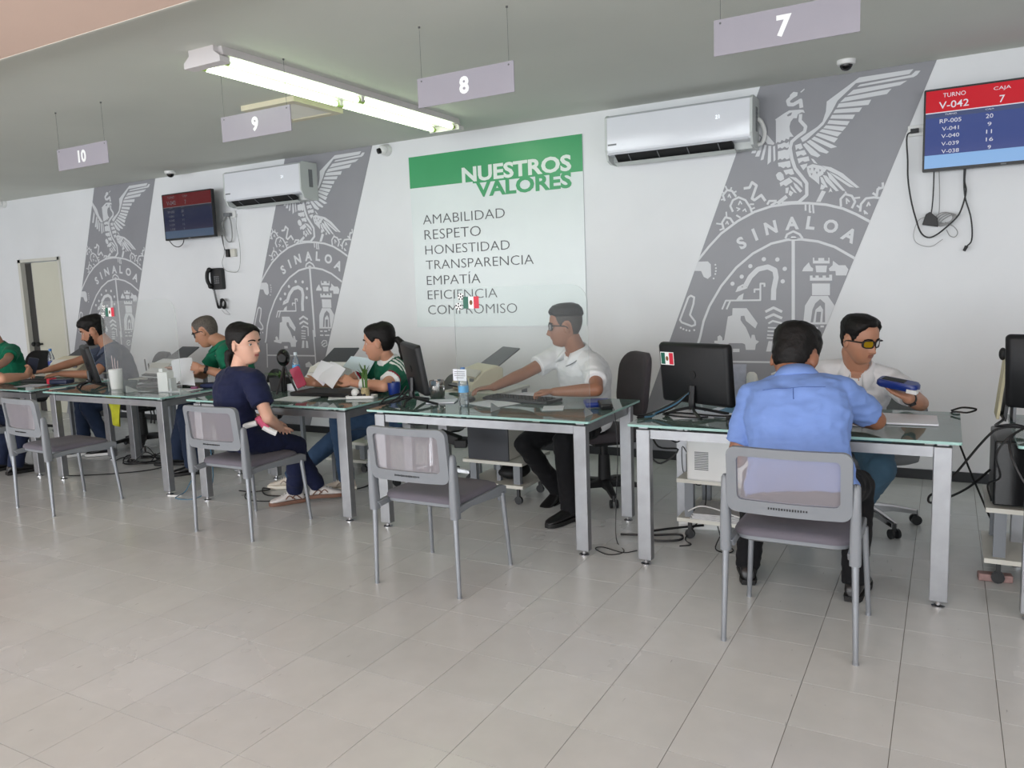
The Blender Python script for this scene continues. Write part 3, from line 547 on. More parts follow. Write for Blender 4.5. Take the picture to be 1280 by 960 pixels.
rows2 = [(s_, -7.66+(a+0.172)*k, -7.66+(b+0.172)*k, 2.098+(c-2.100)*0.97, d) for s_, a, b, c, d in rows]
tvl = screen_tv(-7.66, -6.86, 2.098, 2.60, 5.90, 'dim queue screen on wall at left beside the left air conditioner', rows2, 0.16)
MB().box((-7.2, 6.0, 2.36), (0.25, 0.16, 0.22)).build('wall_bracket', M_darker, parent=tvl, smooth=False)
def tubeobj(name, pts, r, m_, label, cat='cable', group=None, n=5):
    return tag(MB().tube(pts, r, n, 5).build(name, m_), label, cat, group)
def wp(L, Y=6.045): return [(a, Y+random.uniform(-0.01, 0.01), b) for a, b in L]
# cables and outlet at the right screen
o = MB().box((-0.21, WY-0.012, 2.389), (0.115, 0.022, 0.07)).build('wall_outlet', M_white, bevel=0.003); tag(o, 'white wall outlet with black plug left of the right screen', 'outlet')
MB().box((-0.225, WY-0.04, 2.385), (0.05, 0.035, 0.028)).build('plug', M_cable, parent=o, bevel=0.003)
tubeobj('power_cable', wp([(-0.24, 2.38), (-0.27, 2.35), (-0.262, 2.20), (-0.257, 2.076), (-0.235, 1.93), (-0.203, 1.804), (-0.17, 1.71), (-0.126, 1.676), (-0.08, 1.69), (-0.028, 1.732), (0.03, 1.79), (0.06, 1.843), (0.085, 1.957), (0.075, 2.03), (0.078, 2.12)]), 0.0055, M_cable, 'thick black power cable looping below the right wall screen')
tubeobj('video_cable', wp([(0.07, 2.12), (0.072, 2.0), (0.083, 1.914), (0.105, 1.84), (0.119, 1.78), (0.128, 1.70), (0.124, 1.635), (0.10, 1.605)]), 0.005, M_cable, 'short black cable with loose plug hanging under the right screen')
MB().cone((0.10, 6.045, 1.607), (0.085, 6.045, 1.575), 0.012, 0.009, 10).build('plug', M_cable, parent=bpy.data.objects['video_cable'])
tubeobj('adapter_cable', wp([(-0.104, 2.12), (-0.104, 1.99), (-0.108, 1.885), (-0.118, 1.80)]), 0.0045, M_cable, 'straight black cable running down to small box below right screen')
tubeobj('thin_cable', wp([(-0.075, 2.12), (-0.068, 1.98), (-0.066, 1.86), (-0.07, 1.82)]), 0.003, M_cablegrey, 'thin grey cable below the right screen, right of the straight black one')
tag(MB().tube(wp([(-0.13, 1.82), (-0.19, 1.79), (-0.215, 1.70), (-0.19, 1.64), (-0.11, 1.615), (-0.04, 1.66)]), 0.0022, 5, 5).build('thin_cable', M_cablegrey), 'thin grey cable curling around the small black box on wall', 'cable')
o = MB().prism([(-0.165, 1.762), (-0.07, 1.742), (-0.075, 1.80), (-0.12, 1.845), (-0.145, 1.83)], lambda x, z, y: V(x, y, z), 6.02, 6.06).build('adapter_box', M_cable, smooth=False, bevel=0.004); tag(o, 'small black signal box hanging below the right screen', 'adapter')
mb = MB()
for k in range(4): mb.tube([(-0.035+0.05*math.cos(a)+0.006*k, 6.05-0.006*k, 1.80+0.036*math.sin(a+0.3*k)-0.006*k) for a in [q*PI/6 for q in range(13)]], 0.0035, 5, 2)
mb.tube(wp([(-0.03, 1.77), (0.02, 1.74), (0.045, 1.70), (0.03, 1.67), (0.0, 1.68), (-0.02, 1.72)]), 0.003, 5, 4)
tag(mb.build('coiled_cable', M_cablegrey), 'coil of grey cable hanging by the small black box', 'cable')
# left screen cables
o = MB().box((-6.79, WY-0.012, 2.335), (0.14, 0.024, 0.075)).build('wall_outlet', M_white, bevel=0.003); tag(o, 'white wall outlet between left screen and left air conditioner', 'outlet')
MB().box((-6.80, WY-0.05, 2.33), (0.08, 0.05, 0.035)).build('plug', M_grey, parent=o, bevel=0.003)
tubeobj('power_cable', wp([(-6.83, 2.32), (-6.90, 2.24), (-6.88, 2.12), (-6.84, 2.05), (-6.79, 2.05), (-6.765, 2.12), (-6.76, 2.25), (-6.80, 2.31)]), 0.007, M_cablegrey, 'grey power cable looped beside the left screen')
tubeobj('thin_cable', wp([(-6.90, 2.12), (-6.90, 1.94), (-6.955, 1.83), (-6.92, 1.76), (-6.86, 1.725), (-6.72, 1.72), (-6.68, 1.80), (-6.665, 2.0), (-6.69, 2.2), (-6.67, 2.33)]), 0.003, M_cablegrey, 'thin cable in a wide loop below left screen')
tubeobj('thin_cable', wp([(-7.70, 2.11), (-7.64, 2.05), (-7.556, 2.029), (-7.48, 2.06), (-7.45, 2.12)], 5.98), 0.005, M_cable, 'short cable drooping under the left screen')
tubeobj('thin_cable', wp([(-6.93, 2.12), (-6.92, 2.03), (-6.89, 1.96)]), 0.005, M_cable, 'short black cable to the small adapter beneath left screen')
tag(MB().box((-6.865, WY-0.025, 1.925), (0.045, 0.045, 0.085)).build('adapter_box', M_dark, bevel=0.003), 'small dark adapter on wall between left screen and wall phone', 'adapter')
tag(MB().box((-6.79, WY-0.02, 1.925), (0.07, 0.035, 0.085)).build('junction_box', M_off, bevel=0.003), 'small pale junction box beside the dark adapter', 'junction box')
# wall phone
t = thing('wall_phone', 'black corded wall phone below the left screen', 'phone', (-7.07, WY, 1.53))
MB().prism(rrect(0.17, 0.235, 0.02, 3, -7.06, 1.655), lambda x, z, y: V(x, y, z), 6.035, 6.09).build('base', M_dark, parent=t, bevel=0.004)
MB().tube([(-7.135, 6.02, 1.76), (-7.15, 6.0, 1.72), (-7.15, 5.995, 1.64), (-7.135, 6.02, 1.57)], 0.02, 8).sphere((-7.135, 6.02, 1.755), (0.03, 0.03, 0.028)).sphere((-7.135, 6.02, 1.575), (0.03, 0.03, 0.028)).build('handset', M_darker, parent=t)
mb = MB()
for a in range(4):
    for b in range(3): mb.box((-7.075+b*0.028, 6.032, 1.61+a*0.022), (0.018, 0.006, 0.013))
mb.build('keypad', M_grey, parent=t, smooth=False)
mb = MB(); P = []
for k in range(150):
    u = k/149; cx = -7.12+0.10*u; cz = 1.54-0.21*math.sin(u*2.6); P.append((cx+0.012*math.cos(k*1.3), 6.05+0.012*math.sin(k*1.3), cz))
mb.tube(P, 0.0035, 5, 1).build('coiled_cord', M_cable, parent=t)
mb = MB()
for k in range(3): mb.tube([(-6.985+0.035*math.cos(a), 6.05-0.008*k, 1.37+0.045*math.sin(a)+0.01*k) for a in [q*PI/6 for q in range(13)]], 0.006, 5, 2)
mb.build('cord_bundle', M_cable, parent=t)
tubeobj('thin_cable', wp([(-6.97, 1.32), (-6.93, 1.30), (-6.90, 1.26), (-6.97, 1.27), (-7.03, 1.31)]), 0.0025, M_cablegrey, 'thin grey wire curling below the wall phone')

# ------------------------------------------------------------------ desks
def desk(cx, n, label):
    x0, x1 = cx-0.735, cx+0.735; y0, y1 = 3.675, 4.465
    t = thing('glass_desk', label, 'desk', (cx, 4.07, 0), 'glass topped desks in one long row')
    P = rrect(x1-x0, y1-y0, 0.012, 2, cx, (y0+y1)/2)
    mb = MB(); nP = len(P)
    mb.add([V(x, y, 0.745) for x, y in P]+[V(x, y, 0.733) for x, y in P], [tuple(range(nP)), tuple(range(2*nP-1, nP-1, -1))])
    g = mb.build('glass_top', M_glass, parent=t, smooth=False, fixn=False)
    mb = MB(); mb.add([V(x, y, z) for z in (0.733, 0.745) for x, y in P], [(i, (i+1) % nP, nP+(i+1) % nP, nP+i) for i in range(nP)]); mb.build('glass_edge', M_glassedge, parent=g, smooth=False)
    lx = (cx-0.665, cx+0.665); ly = (3.735, 4.405)
    for y in ly: MB().box((cx, y, 0.690), (1.26, 0.03, 0.045)).build('rail', M_alu, parent=t, smooth=False)
    for x in lx: MB().box((x, 4.07, 0.690), (0.035, 0.60, 0.05)).build('rail', M_alu, parent=t, smooth=False)
    for x in lx:
        for y in ly:
            l_ = MB().box((x, y, 0.372), (0.072, 0.05, 0.685)).box((x, y, 0.724), (0.05, 0.03, 0.018)).build('leg', M_alu, parent=t, bevel=0.004, smooth=False)
            MB().lathe((x, y, 0), [(0.027, 0.0015), (0.027, 0.007), (0.012, 0.012), (0.012, 0.032)], 16).build('foot', M_chrome, parent=l_)
    return t
DK = [desk(1.0, 6, 'glass desk cut by right edge of the picture, computer under it'), desk(-0.665, 7, 'glass desk with flag sticker monitor where the blue shirt visitor sits'), desk(-2.345, 8, 'glass desk with clear acrylic shield in front of the man in white polo'), desk(-3.98, 9, 'glass desk of the woman in green jersey, plant tray on corner'), desk(-5.725, 10, 'glass desk with white tissue cup and card box under acrylic shield'), desk(-7.395, 11, 'glass desk at far left behind the empty chair, water bottle on it'), desk(-9.1, 12, 'glass desk mostly outside the left edge, under the green sleeve arm')]

# ------------------------------------------------------------------ visitor chairs
M_mesh = glassy('chair_mesh_fabric', (0.93, 0.93, 0.94), 0.50, c8(168, 163, 168), 0.6, 0.05)
def visitor_chair():
    t = thing('visitor_chair', '', 'chair', (0, 0, 0), 'grey stacking visitor chairs')
    def bent(x, z, y): return V(x, y-0.235-0.10*(z-0.45)+0.022*(1-(x/0.22)**2)*-1.0, z)
    out = rrect(0.455, 0.262, 0.035, 5, 0, 0.683); inn = rrect(0.375, 0.175, 0.02, 5, 0, 0.692)
    N = []
    def dens(P):
        Q = []
        for i in range(len(P)):
            a, b = P[i], P[(i+1) % len(P)]; k = max(1, int(math.hypot(b[0]-a[0], b[1]-a[1])/0.03)) if True else 1
            Q.append((a, b))
        return Q
    # same number of points on both outlines, long sides split so that the frame can curve
    def split(P):
        Q = []
        for i in range(len(P)):
            a, b = P[i], P[(i+1) % len(P)]; L = (i % 6 == 5)
            for k in range(8 if L else 1): q = k/(8 if L else 1); Q.append((a[0]+(b[0]-a[0])*q, a[1]+(b[1]-a[1])*q))
        return Q
    out, inn = split(out), split(inn)
    MB().ring(out, inn, bent, -0.013, 0.013).build('back_frame', M_plas, parent=t, ang=50)
    mb = MB(); nx, nz = 8, 3
    for s_ in (0.0,):
        vs = [bent(-0.19+0.38*i/nx, 0.602+0.18*j/nz, s_) for j in range(nz+1) for i in range(nx+1)]
        mb.add(vs, [(j*(nx+1)+i, j*(nx+1)+i+1, (j+1)*(nx+1)+i+1, (j+1)*(nx+1)+i) for j in range(nz) for i in range(nx)])
    mb.build('mesh_panel', M_mesh, parent=t, fixn=False)
    mb = MB(); random.seed(3)
    for k in range(15):
        x = -0.065+k*0.0098; w_ = random.choice((0.004, 0.0055, 0.0045)); mb.box(bent(x, 0.582, -0.0145), (w_, 0.003, 0.006+0.004*random.random()))
    mb.build('inventory_mark', M_darker, parent=t, smooth=False)
    mb = MB()
    P = rrect(0.45, 0.43, 0.07, 5); rg = []
    for sc_, z in ((0.90, 0.432), (0.99, 0.437), (1.0, 0.448), (0.97, 0.462), (0.88, 0.470), (0.5, 0.468)): rg.append([V(x*sc_, y*sc_+0.015, z-0.012*(y*sc_/0.21)**2*(1 if y > 0 else 0)) for x, y in P])
    mb.loft(rg).build('seat', M_seat, parent=t, ang=60)
    mb = MB(); P = rrect(0.44, 0.42, 0.06, 4); mb.loft([[V(x*a, y*a+0.015, z) for x, y in P] for a, z in ((0.86, 0.408), (0.97, 0.420), (0.97, 0.438))]).build('seat_shell', M_plas, parent=t, ang=50)
    for s_ in (-1, 1):
        MB().prism([(-0.245, 0.425), (-0.22, 0.395), (-0.08, 0.405), (0.18, 0.385), (0.255, 0.385), (0.258, 0.425), (0.22, 0.44), (-0.1, 0.435)], lambda y, z, x: V(x, y, z), s_*0.222-0.012, s_*0.222+0.014).build('side_arm', M_plas, parent=t, bevel=0.004)
        mb = MB(); mb.loft([[V(s_*0.238+a, -0.235-0.02*(z-0.4)+b, z) for a, b in rrect(w_, d_, 0.011, 2)] for z, w_, d_ in ((0.385, 0.040, 0.048), (0.46, 0.040, 0.05), (0.60, 0.034, 0.044), (0.68, 0.030, 0.034), (0.692, 0.020, 0.022))]).build('upright', M_plas, parent=t, ang=50)
        MB().cone((s_*0.238, -0.237, 0.40), (s_*0.246, -0.245, 0.012), 0.0135, 0.0105, 12).cone((s_*0.246, -0.245, 0.012), (s_*0.246, -0.245, 0.0), 0.0118, 0.0118, 12).build('leg', M_tube, parent=t)
        MB().cone((s_*0.232, 0.215, 0.40), (s_*0.25, 0.245, 0.012), 0.0135, 0.0105, 12).cone((s_*0.25, 0.245, 0.012), (s_*0.25, 0.245, 0.0), 0.0118, 0.0118, 12).build('leg', M_tube, parent=t)
    return t
vc = visitor_chair(); first = True
for x, y, a, lb in ((-0.51, 3.275, 0.0, 'grey visitor chair under the man in the light blue shirt'), (-2.225, 3.20, 0.0, 'empty grey visitor chair in front of desk with the acrylic shield'), (-3.84, 3.425, 0.0, 'grey visitor chair the woman in navy scrubs sits on'), (-5.575, 3.285, -0.06, 'empty grey visitor chair at left in front of the far desks'), (-7.165, 3.39, 0.0, 'grey visitor chair at left edge with one silver leg showing')):
    c = vc if first else copy_tree(vc); first = False
    c.location = (x, y, 0); c.rotation_euler.z = a; c['label'] = lb

# ------------------------------------------------------------------ staff swivel chairs
M_upd = mat('dark_upholstery', c8(72, 66, 70), 0.85, var=0.06, bump=0.3, bscale=300)
M_upg = mat('grey_upholstery', c8(122, 124, 126), 0.7, var=0.04)
M_upb = mat('black_upholstery', c8(34, 34, 38), 0.8, var=0.06)
def swivel(x, y, yaw, label, up_m, base_m, zs=0.46, bz=(0.56, 0.98), bw=0.44, arms=False, rot=0.3):
    t = thing('swivel_chair', label, 'chair', (x, y, 0), 'staff swivel chairs behind the desks')
    R = rotz(yaw); C = V(x, y, 0)
    L = lambda a, b, c: C+R @ V(a, b, c)         # local: +y is the way the sitter faces
    P = rrect(0.47, 0.46, 0.09, 5)
    MB().loft([[L(a*s_, b*s_, z) for a, b in P] for s_, z in ((0.85, zs-0.055), (0.98, zs-0.04), (1, zs-0.01), (0.95, zs+0.008), (0.7, zs+0.012))]).build('seat', up_m, parent=t, ang=60)
    P = rrect(bw, bz[1]-bz[0], 0.13, 6, 0, (bz[0]+bz[1])/2)
    def bk(a, z, d): return L(a, -0.24-0.12*(z-bz[0])+d+0.05*(a/0.22)**2, z)
    zc = (bz[0]+bz[1])/2
    MB().loft([[bk(a*s_, zc+(z-zc)*s_, d) for a, z in P] for s_, d in ((0.9, -0.03), (1.0, -0.018), (1.0, 0.005), (0.93, 0.02), (0.6, 0.022))]).build('backrest', up_m, parent=t, ang=60)
    MB().tube([bk(0, zc, -0.035), bk(0, bz[0], -0.05), L(0, -0.26, zs-0.08), L(0, -0.1, zs-0.075)], 0.022, 8).build('back_support', M_darker, parent=t)
    MB().cone((x, y, zs-0.06), (x, y, 0.10), 0.028, 0.028, 14).cone((x, y, 0.30), (x, y, 0.09), 0.038, 0.045, 14).box(L(0, 0, zs-0.075), (0.2, 0.2, 0.04), R).build('column', base_m, parent=t)
    for k in range(5):
        a = rot+k*2*PI/5+yaw; e = V(x+0.29*math.cos(a), y+0.29*math.sin(a), 0.075); d = V(math.cos(a), math.sin(a), 0); n_ = V(-d.y, d.x, 0)
        rg = []
        for u, w_, h_, zc_ in ((0.03, 0.03, 0.03, 0.105), (0.16, 0.022, 0.018, 0.10), (0.29, 0.018, 0.013, 0.078)):
            q = V(x, y, zc_)+d*u; rg.append([q+n_*w_-V(0, 0, h_), q+n_*w_+V(0, 0, h_*0.6), q+V(0, 0, h_), q-n_*w_+V(0, 0, h_*0.6), q-n_*w_-V(0, 0, h_)])
        s0 = MB().loft(rg).build('base_spoke', base_m, parent=t, ang=50)
        mb = MB()
        for sg in (-1, 1): mb.cone(e+n_*0.012*sg+V(0, 0, -0.046), e+n_*0.026*sg+V(0, 0, -0.046), 0.028, 0.028, 14)
        mb.cone(e+V(0, 0, -0.03), e+V(0, 0, 0.01), 0.012, 0.010, 8).build('caster', M_dark, parent=s0)
    if arms:
        for sg in (-1, 1): MB().tube([L(0.2*sg, 0, zs-0.04), L(0.29*sg, 0, zs-0.02), L(0.30*sg, 0, zs+0.18), L(0.29*sg, 0.12, zs+0.2), L(0.29*sg, -0.12, zs+0.2)], 0.014, 7).build('armrest', M_darker, parent=t)
    return t

# ------------------------------------------------------------------ desk furniture
def stickers(mb_m, parent): pass
FG, FW, FR = mat('flag_green', c8(24, 96, 78), 0.5, var=0), mat('flag_white', c8(238, 238, 236), 0.5, var=0), mat('flag_red', c8(206, 36, 60), 0.5, var=0)
M_emblem = mat('flag_emblem', c8(120, 84, 50), 0.6, var=0)
def flag(parent, P, U, N, w_, h_, balls=0):
    """flag sticker: P left-bottom corner, U right dir, N outward normal"""
    Z = N.cross(U).normalized(); 
    if Z.z < 0: Z = -Z
    def q(a, b, c, d, e): return [P+U*a+Z*c+N*e, P+U*b+Z*c+N*e, P+U*b+Z*d+N*e, P+U*a+Z*d+N*e]
    if not balls: MB().add(q(-0.004, w_+0.004, -0.004, h_+0.004, 0.0008), [(0, 1, 2, 3)]).build('flag_sticker', FW, parent=parent, smooth=False, fixn=False)
    for i, m_ in enumerate((FG, FW, FR)): MB().add(q(w_*i/3, w_*(i+1)/3, 0, h_, 0.0014), [(0, 1, 2, 3)]).build('flag_sticker', m_, parent=parent, smooth=False, fixn=False)
    c_ = P+U*w_/2+Z*h_/2+N*0.002
    MB().add([c_+U*0.16*h_*math.cos(k*PI/4)+Z*0.22*h_*math.sin(k*PI/4) for k in range(8)], [tuple(range(8))]).build('flag_emblem', M_emblem, parent=parent, smooth=False, fixn=False)
    for k in range(balls):
        r = h_*0.32; c_ = P+U*(-r*1.1-0.35*r*(k % 2)*0+(-0.4*r if k == 0 else 0.4*r))+Z*(h_*(0.2 if k == 0 else 1.0))+N*0.0014
        b_ = MB().add([c_+U*r*math.cos(a*PI/8)+Z*r*math.sin(a*PI/8) for a in range(16)], [tuple(range(16))]).build('football_sticker', FW, parent=parent, smooth=False, fixn=False)
        mb = MB()
        for j in range(6):
            rr_ = 0 if j == 5 else r*0.72; cc = c_+U*rr_*math.cos(j*2*PI/5+0.3)+Z*rr_*math.sin(j*2*PI/5+0.3)+N*0.0006
            mb.add([cc+U*r*0.27*math.cos(a*2*PI/5)+Z*r*0.27*math.sin(a*2*PI/5) for a in range(5)], [tuple(range(5))])
        mb.build('football_patch', M_darker, parent=b_, smooth=False, fixn=False)
def monitor(cx, cy, zc, w_, h_, yaw, tilt, label, sticker=False, feet=True):
    """yaw: direction the BACK of the screen faces, measured from -y, ccw"""
    t = thing('monitor', label, 'monitor', (cx, cy, 0.745))
    R = rotz(yaw) @ Matrix.Rotation(tilt, 3, 'X'); C = V(cx, cy, zc)
    L = lambda a, z, y: C+R @ V(a, y, z)
    P = rrect(w_, h_, 0.018, 4)
    MB().loft([[L(a*s_, z*s_, y) for a, z in P] for s_, y in ((0.90, -0.030), (0.97, -0.022), (1.0, -0.006), (1.0, 0.008))]).build('back_shell', M_mon, parent=t, ang=60)
    P2 = rrect(w_*0.975, h_*0.95, 0.006, 2, 0, 0.004)
    MB().prism(P2, lambda a, z, y: L(a, z, y), 0.008, 0.0095).build('display', mat('lcd_glow', c8(150, 170, 190), 0.15, var=0, emit=c8(160, 185, 205), estr=0.35), parent=t, smooth=False)
    mb = MB(); mb.cone(L(0, 0.0, -0.030), L(0, 0.0, -0.034), 0.022, 0.022, 20); mb.build('round_badge', M_darker, parent=t)
    R2 = rotz(yaw); D = lambda a, b, z: V(cx, cy, 0)+R2 @ V(a, b, 0)+V(0, 0, z)
    zb = zc-h_*0.5
    mb = MB(); mb.tube([L(0, -h_*0.18, -0.035), L(0, -h_*0.42, -0.05), D(0, -0.035, max(zb, 0.80)), D(0, -0.03, 0.785)], 0.019, 8)
    mb.build('neck', M_dark, parent=t)
    for a, b in ((-0.13, 0.10), (0.13, 0.10), (-0.12, -0.11), (0.12, -0.11)):
        MB().tube([D(0, -0.03, 0.79), D(a*0.5, -0.03+b*0.5, 0.775), D(a, b, 0.752)], 0.0085, 6).build('stand_leg', M_dark, parent=t)
    if sticker: flag(t, L(-w_/2+0.025, h_/2-0.115, -0.0305), (R @ V(1, 0, 0)), R @ V(0, -1, 0), 0.085, 0.062)
    return t
def shield(cx, Y, w_, label, h_=0.712):
    t = thing('acrylic_shield', label, 'screen guard', (cx, Y, 0.745), 'clear acrylic shields on the desks')
    P = [(cx-w_/2, 0.750)]+[(cx+w_/2, 0.750)]
    r = 0.10
    for i in range(7): a = PI/2*i/6; P.append((cx+w_/2-r+r*math.cos(a), 0.745+h_-r+r*math.sin(a)))
    r = 0.03
    for i in range(4): a = PI/2+PI/2*i/3; P.append((cx-w_/2+r+r*math.cos(a), 0.745+h_-r+r*math.sin(a)))
    n_ = len(P)
    pan = MB().add([V(x, Y-0.002, z) for x, z in P], [tuple(range(n_))]).add([V(x, Y+0.002, z) for x, z in P], [tuple(range(n_-1, -1, -1))]).build('panel', M_acr, parent=t, smooth=False, fixn=False)
    MB().add([V(x, yy, z) for yy in (Y-0.002, Y+0.002) for x, z in P], [(i, (i+1) % n_, n_+(i+1) % n_, n_+i) for i in range(n_)]).build('panel_edge', M_acredge, parent=pan, smooth=False)
    for fx_ in (-w_*0.5+0.22, w_*0.5-0.03):
        MB().prism([(Y-0.002, 0.747), (Y+0.10, 0.747), (Y+0.10, 0.752), (Y+0.006, 0.80), (Y-0.002, 0.80)], lambda y, z, x: V(x, y, z), cx+fx_-0.002, cx+fx_+0.002).build('foot_brace', M_acredge, parent=t, smooth=False)
    flag(t, V(cx-w_/2+0.066, Y-0.003, 0.745+h_-0.118), V(1, 0, 0), V(0, -1, 0), 0.105, 0.068, balls=2)
    return t
def paper(name, pts, z, label, cat='paper', group=None, m_=None, th=0.0012):
    mb = MB(); n_ = len(pts); mb.prism(pts, lambda x, y, t: V(x, y, t), z, z+th)
    return tag(mb.build(name, m_ or M_paper, smooth=False), label, cat, group)
def rp(cx, cy, w_, h_, a): return [(cx+x*math.cos(a)-y*math.sin(a), cy+x*math.sin(a)+y*math.cos(a)) for x, y in ((-w_/2, -h_/2), (w_/2, -h_/2), (w_/2, h_/2), (-w_/2, h_/2))]
def bottle(x, y, label, z=0.747, h=0.22, cap=c8(60, 120, 190), band=c8(90, 170, 225)):
    t = thing('water_bottle', label, 'bottle', (x, y, z), 'clear plastic water bottles'); s_ = h/0.22
    MB().lathe((x, y, z), [(0.024, 0), (0.030, 0.008), (0.031, 0.03), (0.029, 0.05), (0.031, 0.07), (0.031, 0.13*s_), (0.026, 0.155*s_), (0.014, 0.185*s_), (0.0125, 0.20*s_)], 18).build('bottle_body', M_bottle, parent=t)
    MB().lathe((x, y, z), [(0.0316, 0.085), (0.0316, 0.125)], 18).build('label_band', mat('bottle_band%.2f' % band[2], band, 0.4, var=0.1, vscale=40), parent=t)
    MB().lathe((x, y, z), [(0.0145, 0.198*s_), (0.0145, 0.22*s_)], 14).build('cap', mat('bottle_cap%.2f' % cap[2], cap, 0.4, var=0), parent=t)
def keyboard(cx, cy, w_, d_, a, label, m_=M_dark, group=None):
    R = rotz(a); C = V(cx, cy, 0.747); t = thing('keyboard', label, 'keyboard', C, group)
    MB().box(C+V(0, 0, 0.009), (w_, d_, 0.018), R).build('case', m_, parent=t, bevel=0.004, smooth=False)
    mb = MB()
    for j in range(5):
        for i in range(int(w_/0.021)-1): mb.box(C+R @ V(-w_/2+0.02+i*0.021, -d_/2+0.02+j*(d_-0.035)/5, 0.021), (0.017, 0.016, 0.006), R, taper=0.8)
    k = mb.build('keys', M_darker, parent=t, smooth=False); k['kind'] = 'stuff'
    return t
def scanner(cx, cy, yaw, label, body=M_beige, w_=0.32, d_=0.20, h_=0.17):
    t = thing('document_scanner', label, 'scanner', (cx, cy, 0.747), 'sheet scanners with raised dark trays'); R = rotz(yaw); C = V(cx, cy, 0.747)
    L = lambda a, b, c: C+R @ V(a, b, c)
    prof = [(-d_*0.75, 0.0), (d_*0.5, 0.0), (d_*0.5, h_*0.85), (d_*0.25, h_), (-d_*0.25, h_*0.80), (-d_*0.55, h_*0.45), (-d_*0.75, h_*0.30)]
    MB().prism(prof, lambda b, c, a: L(a, b, c), -w_/2, w_/2).build('body', body, parent=t, bevel=0.01, ang=30)
    MB().prism([(-d_*0.752, 0.02), (-d_*0.752, 0.045), (-d_*0.95, 0.035), (-d_*0.95, 0.025)], lambda b, c, a: L(a, b, c), -w_*0.4, w_*0.4).build('output_tray', M_dark, parent=t, smooth=False)
    MB().prism([(-d_*0.30, h_*0.80), (-d_*0.50, h_*0.56), (-d_*0.53, h_*0.58), (-d_*0.33, h_*0.84)], lambda b, c, a: L(a, b, c), -w_*0.45, w_*0.45).build('lid_line', M_off, parent=t, smooth=False)
    MB().prism([(d_*0.30, h_*0.92), (d_*0.33, h_*0.90), (d_*1.25, h_*1.55), (d_*1.22, h_*1.60)], lambda b, c, a: L(a*(1-0.12*(c > h_*1.2)), b, c), -w_*0.46, w_*0.46).build('paper_tray', mat('charcoal_tray', c8(66, 68, 72), 0.4), parent=t, smooth=False)
    MB().box(L(w_*0.36, -d_*0.60, h_*0.43), (0.05, 0.012, 0.03), R).build('button_panel', M_grey, parent=t, bevel=0.003)
    return t
GT = 0.747
# desk 7
monitor(-1.145, 4.035, 0.965, 0.465, 0.325, -0.42, 0.10, 'big black monitor with flag sticker on its back, right of centre', True)
paper('paper_sheet', rp(-1.19, 4.03, 0.21, 0.28, 0.5), GT, 'white sheet lying under the flag sticker monitor')
paper('paper_sheet', rp(-1.02, 4.12, 0.21, 0.28, -0.2), GT+0.0015, 'white sheet beside the stand of the flag sticker monitor')
paper('folder', rp(-0.93, 4.27, 0.23, 0.31, -0.12), GT, 'blue folder behind the flag sticker monitor', 'folder', m_=mat('blue_folder', c8(88, 138, 168), 0.5), th=0.006)
for k, (a, b, c_) in enumerate(((-1.36, 3.84, 0.0), (-1.33, 3.87, 0.05), (-1.38, 3.90, 0.1))):
    tubeobj('desk_cable', [(-1.17, 3.99, 0.87), (-1.24, 3.97, 0.80+0.01*k), (-1.32, 3.92, 0.762+0.008*k), (a, b, 0.757), (a-0.03, b-0.04, 0.757)], 0.0055, (M_cable, M_cableblue, M_cable)[k], ('black cable drooping from flag sticker monitor to desk corner', 'blue grey cable drooping from flag sticker monitor', 'second black cable lying left of flag sticker monitor')[k])
tag(MB().tube([(-1.05, 3.91, 0.758), (-1.12, 3.88, 0.757), (-1.22, 3.90, 0.757), (-1.30, 3.95, 0.757), (-1.22, 4.0, 0.757), (-1.0, 3.96, 0.757), (-0.93, 4.02, 0.757)], 0.005, 5, 5).build('desk_cable', M_cable), 'black cable on glass beneath flag sticker monitor', 'cable')
t = thing('document_holder', 'upright grey and white document holder behind flag sticker monitor', 'paper holder', (-0.99, 4.38, GT))
MB().box((-1.02, 4.40, 0.865), (0.10, 0.012, 0.225), Matrix.Rotation(-0.12, 3, 'X')).build('sheets', mat('grey_sheet', c8(178, 180, 190), 0.7, var=0.1, vscale=30), parent=t, smooth=False)
MB().prism([(4.36, 0.75), (4.45, 0.75), (4.45, 0.86), (4.37, 0.95)], lambda y, z, x: V(x, y, z), -0.965, -0.90).build('pale_block', M_off, parent=t, bevel=0.02, smooth=False)
# papers under P9's hands and on the right part of desk 7
paper('paper_sheet', [(-0.30, 4.30), (-0.235, 4.02), (-0.02, 4.03), (-0.03, 4.28)], GT, 'stack of white forms on right half of desk beside blue device', th=0.008)
paper('paper_sheet', rp(-0.46, 4.05, 0.21, 0.28, 0.15), GT, 'white form in front of the blue shirt visitor')
# desk clutter in front of the left hand of the visitor
tag(MB().prism(rp(-0.86, 3.85, 0.16, 0.10, 0.3), lambda x, y, t: V(x, y, t), GT, GT+0.025).build('card_tray', M_dark, smooth=False, bevel=0.004), 'small black tray by left elbow of the blue shirt visitor', 'tray')
